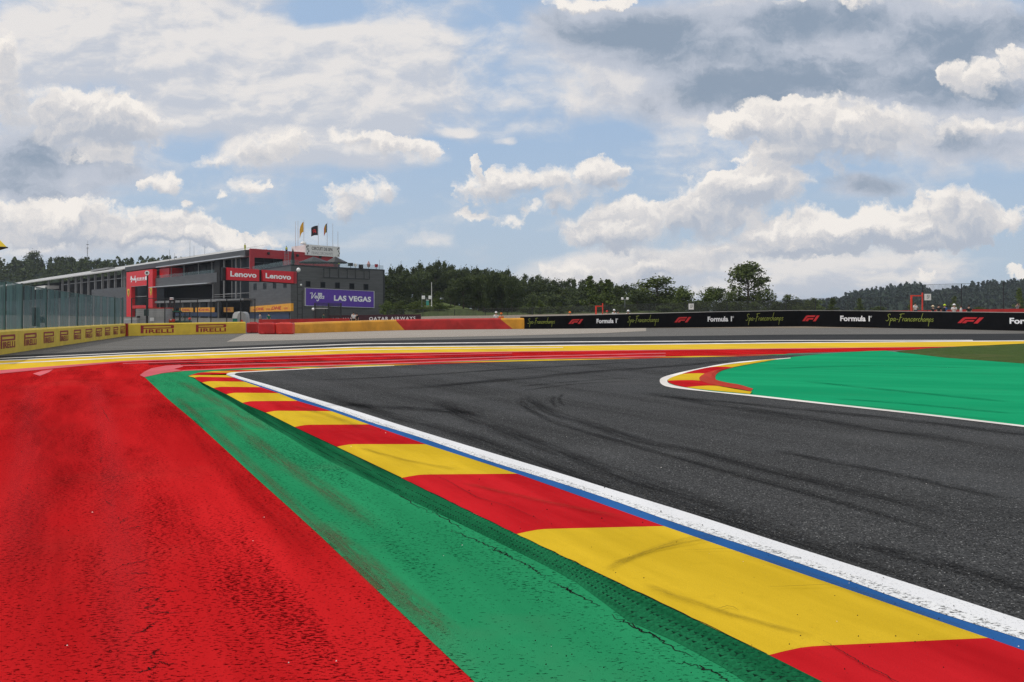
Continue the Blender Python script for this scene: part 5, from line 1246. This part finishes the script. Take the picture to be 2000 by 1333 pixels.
parasol(572, 485.5, 0, 0, 0, 192, 'closed black parasol standing before the red storey', MINK, True)
parasol(720, 510, 0, 0, 0, 201, 'closed pale pink parasol near the right roof edge', mat('faded_pink', (.45, .25, .24), .8), True)
parasol(735, 517, 0, 0, 0, 202, 'closed small red parasol at the right roof edge', MBRED, True)
q = P(684.5, 517, 196); r_ = root('monitor', 'black screen on a stand by the hi vis worker on the terrace', 'monitor', (q.x, q.y, TZ)); MB().box(q, (1.15, .12, .72), bev=.03).build('screen', MINK, r_); MB().tube((q.x, q.y+.1, TZ), q+Vector((0, .1, 0)), .06, n=6).build('stand', MDARK, r_)
q = P(694, 518, 197); r_ = root('fan', 'round white fan right of the black terrace screen', 'fan', (q.x, q.y, TZ)); mb = MB(); mb.lathe((0, 0, 0), [(.05, -.08), (.34, -.08), (.36, 0), (.34, .08), (.05, .08)], 14)
mb.v = [(q.x+x, q.y+z, q.z+y) for x, y, z in mb.v]; mb.build('housing', MPALE, r_); MB().tube((q.x, q.y, TZ), q, .04, n=6).build('stand', MDARK, r_)
q = P(705, 524, 198); r_ = root('terrace_box', 'low black box on the terrace right of the fan', 'box', (q.x, q.y, TZ)); MB().box((q.x, q.y, TZ+.45), (.95, .5, .9), bev=.06).build('case', MINK, r_); MB().box((q.x, q.y-.26, TZ+.5), (.4, .03, .08)).build('handle', MDARK, r_)
simplepole('roof_aerial', 741, 507.5, 530, 203, .05, 'short aerial at the right end of the terrace', 'aerial')
q = P(560, 520, 190); r_ = root('scaffold_tower', 'thin scaffold ladder against the red storey', 'ladder', (q.x, q.y, TZ)); mb = MB(); tz_ = H-(492-HY)/F*190
for dx in (-.4, .4): mb.tube((q.x+dx, q.y, TZ), (q.x+dx, q.y, tz_), .05, n=5)
mb.build('rail', MSTEEL, r_); mb = MB()
for i in range(9): z = lerp(TZ+.3, tz_-.1, i/8); mb.tube((q.x-.4, q.y, z), (q.x+.4, q.y, z), .035, n=5)
mb.build('rung', MSTEEL, r_)
# things on the apron behind the yellow wall
a, b = P(265, 603, 66), P(322, 603, 66); r_ = root('generator_cabin', 'grey slatted cabin with a red roof edge behind the yellow wall', 'cabin', ((a.x+b.x)/2, 66.8, 0)); MLG = mat('light_grey', (.40, .40, .39), .55, .1)
MB().box(((a.x+b.x)/2, 66.8, a.z/2), (b.x-a.x, 1.6, a.z-.0), bev=.03).build('housing', clad('grey_slats', (.36, .36, .35), .16), r_)
MB().box(((a.x+b.x)/2, 66.8, a.z+.03), (b.x-a.x+.05, 1.65, .06)).build('roof_edge', MREDP, r_)
mb = MB(); mb.box((lerp(a.x, b.x, .12)-.5, 65.9, .62), (.95, .5, .75), bev=.03); mb.build('side_box', MLG, r_); MB().box((lerp(a.x, b.x, .10), 65.96, 1.15), (.25, .1, .14), bev=.03).build('hatch', MINK, r_)
MB().box((lerp(a.x, b.x, .56), 65.97, .95), (.32, .04, .28), bev=.02).build('door_plate', MSIGNW, r_)
q = P(288, 535, 64); r_ = root('sign_post', 'tall dark post with a round white sign and a control box', 'sign post', (q.x, 64, 0))
MB().tube((q.x, 64, 0), (q.x, 64, q.z), .06, n=8).build('post', MINK, r_); mb = MB(); mb.lathe((0, 0, 0), [(.02, -.02), (.17, -.02), (.17, .02), (.02, .02)], 16); mb.v = [(q.x+x, 63.93+z, q.z+.05+y) for x, y, z in mb.v]; mb.build('round_sign', MSIGNW, r_)
mb = MB(); mb.lathe((0, 0, 0), [(.01, -.03), (.07, -.03), (.07, .03), (.01, .03)], 12); mb.v = [(q.x+x, 63.90+z, q.z+.05+y) for x, y, z in mb.v]; mb.build('sign_symbol', MINK, r_); z_ = H-(611-HY)/F*64
MB().box((q.x-.02, 63.85, z_), (.28, .22, .48), bev=.02).build('control_box', MDG, r_)
# telehandler-like lift machine
gx = P(352, 610, 68).x; r_ = root('forklift', 'dark green forklift with raised mast behind the yellow wall', 'forklift', (gx, 68, 0)); MFG = mat('machine_green', (.015, .055, .04), .45, .15)
MB().box((gx+.15, 68, .62), (1.0, 1.5, .5), bev=.08).build('body', MFG, r_); mb = MB()
for dx, dy in ((-.25, -.5), (.55, -.5), (-.25, .5), (.55, .5)): mb.tube((gx+dx, 68+dy, .8), (gx+dx, 68+dy, 1.45), .04, n=6)
mb.box((gx+.15, 68, 1.48), (.95, 1.2, .07), bev=.02); mb.build('cab_frame', MINK, r_); MB().box((gx+.2, 67.9, 1.12), (.7, .9, .40), bev=.05).build('window', MRAIL, r_)
zt2 = H-(586-HY)/F*68; mb = MB()
for dx in (-.62, -.30): mb.box((gx+dx, 67.6, (zt2+.2)/2), (.10, .14, zt2-.2))
for z in (.7, 1.35, 1.95, zt2-.1): mb.box((gx-.46, 67.6, z), (.22, .10, .08))
mb.build('mast', MINK, r_); MB().box((gx-.46, 67.5, zt2+.08), (.26, .2, .16), bev=.03).build('mast_lamp', MLAMP, r_); MB().box((gx-.1, 67.5, 1.55), (.8, .08, .10), bev=.02).build('fork_carriage', mat('bright_green', (.02, .16, .10), .5), r_)
for dx in (-.2, .55): mb = MB(); mb.lathe((0, 0, 0), [(.1, -.12), (.32, -.12), (.36, -.05), (.36, .05), (.32, .12), (.1, .12)], 16); mb.v = [(gx+dx, 0, 0) and (gx+dx+x, 67.3+z, .36+y) for x, y, z in mb.v]; mb.build('wheel', MINK, r_, smooth=True)
q = P(334, 626, 67); r_ = root('hazard_block', 'red and white striped block left of the green forklift', 'block', (q.x, 67, 0)); MB().box((q.x, 67, .86), (.5, .4, .22), bev=.04).build('stripe_board', MREDP, r_); MB().box((q.x, 67, .38), (.4, .4, .76), bev=.04).build('base', MINK, r_); MB().box((q.x+.06, 66.78, .93), (.12, .03, .1)).build('white_stripe', MSIGNW, r_)
q = P(370.5, 623, 67); r_ = root('orange_ball_marker', 'round orange marker on a stake right of the forklift', 'marker', (q.x, 67, 0)); MB().lathe((q.x, 67, q.z-.09), [(.02, 0), (.09, .03), (.11, .09), (.09, .15), (.02, .18)], 12).build('ball', MREDP, r_, smooth=True); MB().tube((q.x, 67, 0), (q.x, 67, q.z-.07), .025, n=6).build('stake', MDARK, r_)
# portable toilet
a, b = P(453.5, 612, 68), P(480, 612, 68); c_ = (a+b)/2; w = b.x-a.x; r_ = root('portable_toilet', 'round topped grey portable toilet with a green side', 'toilet', (c_.x, 68.5, 0)); zt3 = H-(609.5-HY)/F*68
pr_ = [(-.5, 0), (-.5, .72), (-.44, .87), (-.28, .97), (0, 1), (.28, .97), (.44, .87), (.5, .72), (.5, 0)]
def arch(x0, x1, y0, y1): lo = [Vector((lerp(x0, x1, u+.5), y0, zt3*v)) for u, v in pr_]; return lo, [Vector((p.x, y1, p.z)) for p in lo]
lo, hi = arch(c_.x-w*.12, b.x, 68.0, 69.0); MB().hexa(lo, hi).build('cabin', MLG, r_)
lo, hi = arch(a.x, c_.x+w*.2, 68.12, 69.1); MB().hexa(lo, hi).build('side_shell', mat('toilet_green', (.02, .22, .16), .5), r_)
lo, hi = arch(a.x-.02, c_.x+w*.22, 68.10, 69.12); mb = MB(); mb.hexa([Vector((p.x, p.y, max(p.z, zt3*.66)+.012)) for p in lo], [Vector((p.x, p.y, max(p.z, zt3*.66)+.012)) for p in hi]); mb.build('roof', MSIGNW, r_)
MB().lathe((0, 0, 0), [(.01, -.01), (.13, -.01), (.13, .01), (.01, .01)], 14)
mb = MB(); mb.lathe((0, 0, 0), [(.01, -.02), (.12, -.02), (.12, .02), (.01, .02)], 14); mb.v = [(c_.x+w*.18+x, 67.98+z, zt3*.52+y) for x, y, z in mb.v]; mb.build('red_badge', MREDP, r_)
# golf cart
gx = P(626, 612, 92).x; gz = H-(602.8-HY)/F*92; r_ = root('golf_cart', 'golf cart with a white roof before the grey end wall', 'cart', (gx, 92, 0)); MCB = mat('cart_beige', (.30, .27, .22), .5)
MB().box((gx, 92, gz), (1.55, 1.2, .09), bev=.04).build('roof', MSIGNW, r_); MB().box((gx+.1, 92, .55), (1.5, 1.1, .42), bev=.1).build('body', MCB, r_); MB().box((gx+.2, 92, .9), (.5, 1.0, .3), bev=.08).build('seat', MINK, r_)
mb = MB()
for dx in (-.65, .65):
    for dy in (-.5, .5): mb.tube((gx+dx, 92+dy, .7), (gx+dx*.95, 92+dy, gz), .03, n=5)
mb.build('roof_post', MDARK, r_)
for dx in (-.5, .55):
    mb = MB(); mb.lathe((0, 0, 0), [(.06, -.09), (.24, -.09), (.26, 0), (.24, .09), (.06, .09)], 14); mb.v = [(gx+dx+x, 91.42+z, .26+y) for x, y, z in mb.v]; mb.build('wheel', MINK, r_, smooth=True)
q = P(612, 605, 91); MB().lathe((q.x, 91, q.z-.1), [(.05, 0), (.16, .08), (.16, .2), (.05, .28)], 10).build('lamp_globe', MLAMP, r_)
# maroon airline board and red barrier behind the orange wall
def lowboard(x0, x1, yt, yb, Z0, Z1, m, label, name='advertising_board', cat='board'):
    a, b = Vector(((x0-CX)/F*Z0, Z0, 0)), Vector(((x1-CX)/F*Z1, Z1, 0)); zt4 = (H-(yt[0]-HY)/F*Z0, H-(yt[1]-HY)/F*Z1); zb4 = (H-(yb[0]-HY)/F*Z0, H-(yb[1]-HY)/F*Z1)
    r_ = root(name, label, cat, (a+b)/2+Vector((0, 0, min(zb4)))); f = lambda u, v, o=0.: Vector((lerp(a.x, b.x, u), lerp(a.y, b.y, u)-o, lerp(lerp(zb4[0], zb4[1], u), lerp(zt4[0], zt4[1], u), v)))
    MB().hexa([f(0, 0), f(1, 0), f(1, 0, -.25), f(0, 0, -.25)], [f(0, 1), f(1, 1), f(1, 1, -.25), f(0, 1, -.25)]).build('panel', m, r_); return r_, f
r_, f = lowboard(640, 822, (616.5, 614.5), (632, 630), 88, 90, mat('maroon_board', (.05, .012, .022), .5), 'dark maroon board with white capitals just behind the orange barrier')
put2d(text2d('QATAR AIRWAYS', .02, 1.25), lambda u, v: tuple(f(.44+.50*u, .22+.52*v, .02))).build('lettering', MWHT, r_, fixn=False)
put2d(text2d('AIRWAYS', .02, 1.2), lambda u, v: tuple(f(.04+.26*u, .22+.45*v, .02))).build('lettering', MWHT, r_, fixn=False)
lowboard(505, 682, (624.5, 622), (642, 640), 80, 84, MREDF, 'low red barrier behind the orange barrier and the gate posts', 'plastic_barrier', 'barrier')
lowboard(1700, 2120, (608, 601.5), (622, 612), 105, 100, MREDF, 'long low red barrier behind the spectators on the right', 'padded_barrier', 'barrier')
# television camera behind the left mesh
q = P(60, 625, 34); q = Vector((q.x*1.2, 0, H+(q.z-H)*1.2)); r_ = root('television_camera', 'black television camera on a stand behind the left mesh', 'camera', (q.x, 41.4, 0))
MB().box((q.x-.20, 41.6, (H-(619-HY)/F*41)), (.24, .3, .9), bev=.03).build('operator_box', MINK, r_); MB().box((q.x+.12, 41.5, q.z-.04), (.36, .3, .22), bev=.03).build('camera_body', MINK, r_); MB().box((q.x+.20, 41.4, q.z+.07), (.16, .2, .16), bev=.02).build('monitor_hood', MINK, r_)
MB().tube((q.x, 41.5, 0), (q.x, 41.5, q.z-.1), .05, n=6).build('stand', MDARK, r_); mb = MB(); mb.lathe((0, 0, 0), [(.03, -.1), (.10, -.1), (.10, .1), (.03, .1)], 12); mb.v = [(q.x+.02+x, 41.25+z, q.z-.2+y) for x, y, z in mb.v]; mb.build('lens', MINK, r_)
# yellow marshal canopy at the left edge
Zc = 37.; c_ = P(-42, 470, Zc); r_ = root('canopy_umbrella', 'yellow canopy tip poking into the left edge of the photo', 'umbrella', (c_.x, Zc, 0)); ed = P(14.5, 484, Zc); w = ed.x-c_.x
MB().tube((c_.x, Zc, 0), (c_.x, Zc, c_.z), .06, n=8).build('pole', MDARK, r_); tp = Vector((c_.x, Zc, P(-42, 428, Zc).z)); mb = MB(); cs = [Vector((c_.x+w*sx, Zc+w*sy, ed.z)) for sx, sy in ((1, 0), (0, -1), (-1, 0), (0, 1))]
for i in range(4): mb.add([tp, cs[i], cs[(i+1) % 4]], ((0, 1, 2),))
mb.build('canopy', MYEM, r_, fixn=False); mb = MB()
for i in range(4): mb.tube(cs[i], cs[(i+1) % 4], .03, n=5); mb.tube(cs[i], Vector((c_.x, Zc, ed.z-.35)), .02, n=5)
mb.build('frame', MINK, r_); MB().lathe((c_.x, Zc, ed.z-.4), [(.08, 0), (.08, .1)], 8).build('hub', MINK, r_)
# ================================================================== people
SKIN = mat('skin', (.42, .24, .17), .6, .06); HAIR = mat('hair_dark', (.02, .015, .012), .7, .1)
CL = {n: mat('cloth_'+n, c, .85, .1) for n, c in (('white', (.72, .72, .72)), ('black', (.014, .014, .016)), ('blue', (.03, .09, .30)), ('hivis', (.50, .62, .03)), ('navy', (.02, .03, .07)), ('straw', (.62, .50, .33)), ('red', (.50, .04, .03)), ('grey', (.25, .25, .26)), ('orange', (.70, .16, .02)), ('green', (.02, .16, .10)))}
def skin_mesh(name, verts, edges, rad, m, parent, root_i=0, lv=1):
    me = bpy.data.meshes.new(name); me.from_pydata(verts, edges, []); me.materials.append(m)
    o = bpy.data.objects.new(name, me); COL.objects.link(o); o.parent = parent
    bm = bmesh.new(); bm.from_mesh(me); ly = bm.verts.layers.skin.verify(); bm.verts.ensure_lookup_table()
    for v, r_ in zip(bm.verts, rad): v[ly].radius = (r_, r_) if not isinstance(r_, tuple) else r_
    bm.verts[root_i][ly].use_root = True; bm.to_mesh(me); bm.free()
    md = o.modifiers.new('skin', 'SKIN'); md.use_smooth_shade = True; s_ = o.modifiers.new('subdivision', 'SUBSURF'); s_.levels = lv; s_.render_levels = lv
    return o
def person(px, Zd, yhead, label, shirt, pants='navy', hat=None, rz=0., arms='down', zb=None, group=None, hair=True, bag=None, h=1.74, hide=False):
    """standing figure; feet on the terrain, head height set by the given stature"""
    x = (px-CX)/F*Zd
    if zb is None: zb = min(ter(x, Zd), 9)
    if hide: zb = max(-.35, H-(yhead-HY)/F*Zd-1.73); h = 1.74
    elif yhead is not None: h = min(1.95, max(1.4, H-(yhead-HY)/F*Zd-zb))
    r_ = root('person', label, 'person', (x, Zd, zb)); r_.rotation_euler = (0, 0, rz); r_.scale = (h/1.74,)*3
    if group: r_['group'] = group
    V = [(0, 0, .95), (0, 0, 1.12), (0, -.01, 1.30), (0, .0, 1.44), (0, 0, 1.52), (0, -.01, 1.60), (0, -.015, 1.69)]
    Ed = [(i, i+1) for i in range(6)]; ra = [(.155, .11), (.135, .10), (.16, .11), (.12, .085), (.055, .055), (.078, .09), (.068, .082)]
    def addv(p, e, r): V.append(p); Ed.append((e, len(V)-1)); ra.append(r); return len(V)-1
    AV = {}
    for s in (-1, 1):
        sh = addv((s*.17, 0, 1.41), 3, .062)
        if arms == 'bent' or (arms == 'one' and s == 1): el = addv((s*.25, -.06, 1.14), sh, .045); wr = addv((s*.12, -.28, 1.20), el, .034); hd = (s*.05, -.33, 1.22); dv = Vector((-s*.6, -.5, .1))
        elif arms == 'up': el = addv((s*.30, -.10, 1.30), sh, .045); wr = addv((s*.16, -.16, 1.55), el, .034); hd = (s*.10, -.16, 1.62); dv = Vector((-s*.4, 0, .8))
        else: el = addv((s*.22, .02, 1.13), sh, .045); wr = addv((s*.235, -.04, .88), el, .032); hd = (s*.235, -.06, .80); dv = Vector((0, -.2, -1))
        pm = addv(hd, wr, .035); dv.normalize(); sd = dv.cross(Vector((s, .2, 0))).normalized()
        for k_ in range(4): q = Vector(hd)+dv*(.075-.012*abs(k_-1.3))+sd*(.021*(k_-1.5)); addv(tuple(q), pm, .0095)
        addv(tuple(Vector(hd)+dv*.02+sd*.055), pm, .011)
        hp = addv((s*.095, 0, .90), 0, .10); kn = addv((s*.105, -.015, .50), hp, .062); an = addv((s*.11, .02, .09), kn, .042); addv((s*.12, -.13, .04), an, .038)
        AV[s] = (V[sh], V[el], V[wr], V[hp], V[kn], V[an])
    skin_mesh('body', V, Ed, ra, SKIN, r_)
    sv = [V[0], V[1], V[2], V[3], (0, 0, 1.47)]; se = [(0, 1), (1, 2), (2, 3), (3, 4)]; sr = [(.175, .13), (.16, .12), (.185, .13), (.145, .105), (.085, .08)]
    for s in (-1, 1): b0 = len(sv); sv += [AV[s][0], tuple(Vector(AV[s][0]).lerp(Vector(AV[s][1]), .75))]; se += [(3, b0), (b0, b0+1)]; sr += [.08, .07]
    skin_mesh('shirt', sv, se, sr, CL[shirt], r_)
    tv = [(0, 0, .96)]; te = []; tr = [(.165, .125)]
    for s in (-1, 1): b0 = len(tv); tv += [AV[s][3], AV[s][4], AV[s][5]]; te += [(0, b0), (b0, b0+1), (b0+1, b0+2)]; tr += [.112, .078, .062]
    skin_mesh('trousers', tv, te, tr, CL[pants], r_)
    def part(name, mb, m): o = mb.build(name, m, None, smooth=True); o.parent = r_
    mb = MB(); mb.lathe((0, .012, 1.58), [(.04, 0), (.092, .03), (.102, .09), (.088, .15), (.04, .185), (.01, .19)], 10, sx=.92, sy=1.05)
    if hair: part('hair', mb, HAIR)
    mb = MB()
    for s in (-1, 1): mb.lathe((s*.03, -.094, 1.635), [(.003, -.008), (.010, 0), (.003, .008)], 6)
    part('eyes', mb, CL['black']); mb = MB(); mb.hexa([Vector(v) for v in ((-.014, -.088, 1.598), (.014, -.088, 1.598), (0, -.122, 1.60))], [Vector(v) for v in ((-.006, -.085, 1.645), (.006, -.085, 1.645), (0, -.093, 1.645))]); part('nose', mb, SKIN)
    if hat:
        c_, wide = hat; mb = MB(); mb.lathe((0, 0, 1.665), [(.20 if wide else .125, -.015), (.205 if wide else .13, .005), (.112, .02), (.108, .09), (.07, .13), (.01, .14)], 14)
        if not wide: mb.hexa([Vector(v) for v in ((-.08, -.08, 1.66), (.08, -.08, 1.66), (.06, -.21, 1.65), (-.06, -.21, 1.65))], [Vector(v) for v in ((-.08, -.08, 1.68), (.08, -.08, 1.68), (.06, -.21, 1.665), (-.06, -.21, 1.665))])
        part('hat', mb, CL[c_])
    if bag: mb = MB(); mb.box((0, .21, 1.25), (.30, .17, .44), bev=.05); part('backpack', mb, CL[bag])
    return r_
person(1787.5, 101, 591, 'person in a pale shirt standing inside the larger red frame', 'white', 'navy', rz=.4, arms='one')
person(1822, 96, 597.5, 'person in black wearing a wide straw hat', 'black', 'black', ('straw', True), rz=.6)
person(1833.5, 99, 595.5, 'person in black between the straw hat and the blue backpack', 'black', 'black', rz=2.6)
person(1845, 96, 595.2, 'person in a yellow cap carrying a dark backpack over a blue shirt', 'blue', 'navy', ('hivis', False), rz=2.2, bag='black')
person(1863.5, 97, 593, 'person in white wearing a white bucket hat', 'white', 'white', ('white', True), rz=-.5, arms='bent')
person(1877, 96, 597, 'dark haired person in a white top with arms at the sides', 'white', 'navy', rz=-2.2)
person(1892.5, 95, 593.5, 'person in a black t shirt seen from behind', 'black', 'black', rz=3.0)
person(1987, 104, 592.5, 'person raising both hands to the forehead at the far right', 'grey', 'navy', rz=.2, arms='up', hair=True)
person(1185.5, 89, 608, 'person with a red cap just showing above the barrier by the small gate', 'red', 'navy', ('red', False), hide=True)
person(1199.5, 88.5, 605.5, 'person in a white cap whose head shows left of the twin lamp post', 'white', 'navy', ('white', False), rz=.5, hide=True)
person(1207, 89, 607, 'person in grey standing close beside the white capped one', 'grey', 'navy', rz=1., hide=True)
person(1227, 88.5, 607, 'person with a white hat right of the twin lamp post', 'white', 'navy', ('white', True), rz=-.6, hide=True)
person(1113, 86, 610, 'person in an orange cap barely showing above the black barrier', 'orange', 'navy', ('orange', False), hide=True)
person(979, 86, 613, 'person in an orange cap behind the red barrier section', 'orange', 'navy', ('orange', False), hide=True)
person(969, 86.5, 610, 'person in a white shirt behind the red barrier section', 'white', 'navy', ('white', False), hide=True)
person(559.5, 190.4, None, 'worker in a yellow vest on the scaffold ladder by the red storey', 'hivis', 'navy', zb=H-(497-HY)/F*190.4, rz=3.)
person(662, 186.5+12, None, 'worker in a yellow vest under the right black parasol', 'hivis', 'navy', zb=TZ, rz=.5)
person(478.5, 214, None, 'worker in a yellow vest on the grey pit roof', 'hivis', 'hivis', ('black', False), zb=16.25, rz=.8)
person(690.5, 86, 610, 'person in a pale shirt standing by the maroon board', 'white', 'black', rz=.3, h=1.7)
person(697, 87, 612, 'person in black beside the pale shirted one at the maroon board', 'black', 'black', rz=-.4)
person(632, 89, 613, 'person in teal standing in front of the golf cart', 'green', 'navy', rz=1.2)
person(525, 88, 613, 'person in a green shirt under the orange flank board', 'green', 'navy', rz=.8)
person(508, 92, 615, 'person in grey walking under the orange flank board', 'grey', 'navy', rz=-.8)
scene.cycles.use_denoising = True; scene.cycles.denoiser = 'OPENIMAGEDENOISE'; scene.cycles.denoising_input_passes = 'RGB_ALBEDO_NORMAL'; scene.cycles.denoising_prefilter = 'NONE'; scene.cycles.denoising_quality = 'HIGH'

# ================================================================== the air
hm = bpy.data.materials.new('haze_air'); hm.use_nodes = True; nt = hm.node_tree; nt.nodes.remove(nt.nodes['Principled BSDF'])
pv = nt.nodes.new('ShaderNodeVolumePrincipled'); pv.inputs['Density'].default_value = .00010; pv.inputs['Color'].default_value = (.80, .88, 1., 1); pv.inputs['Anisotropy'].default_value = .2
nt.links.new(pv.outputs[0], nt.nodes['Material Output'].inputs['Volume'])
hz_ = MB().box((0, 3000, 34), (8200, 6300, 70)).build('haze', hm); struct(hz_, 'stuff', 'thin even summer haze filling the air')
hz_['category'] = 'haze'
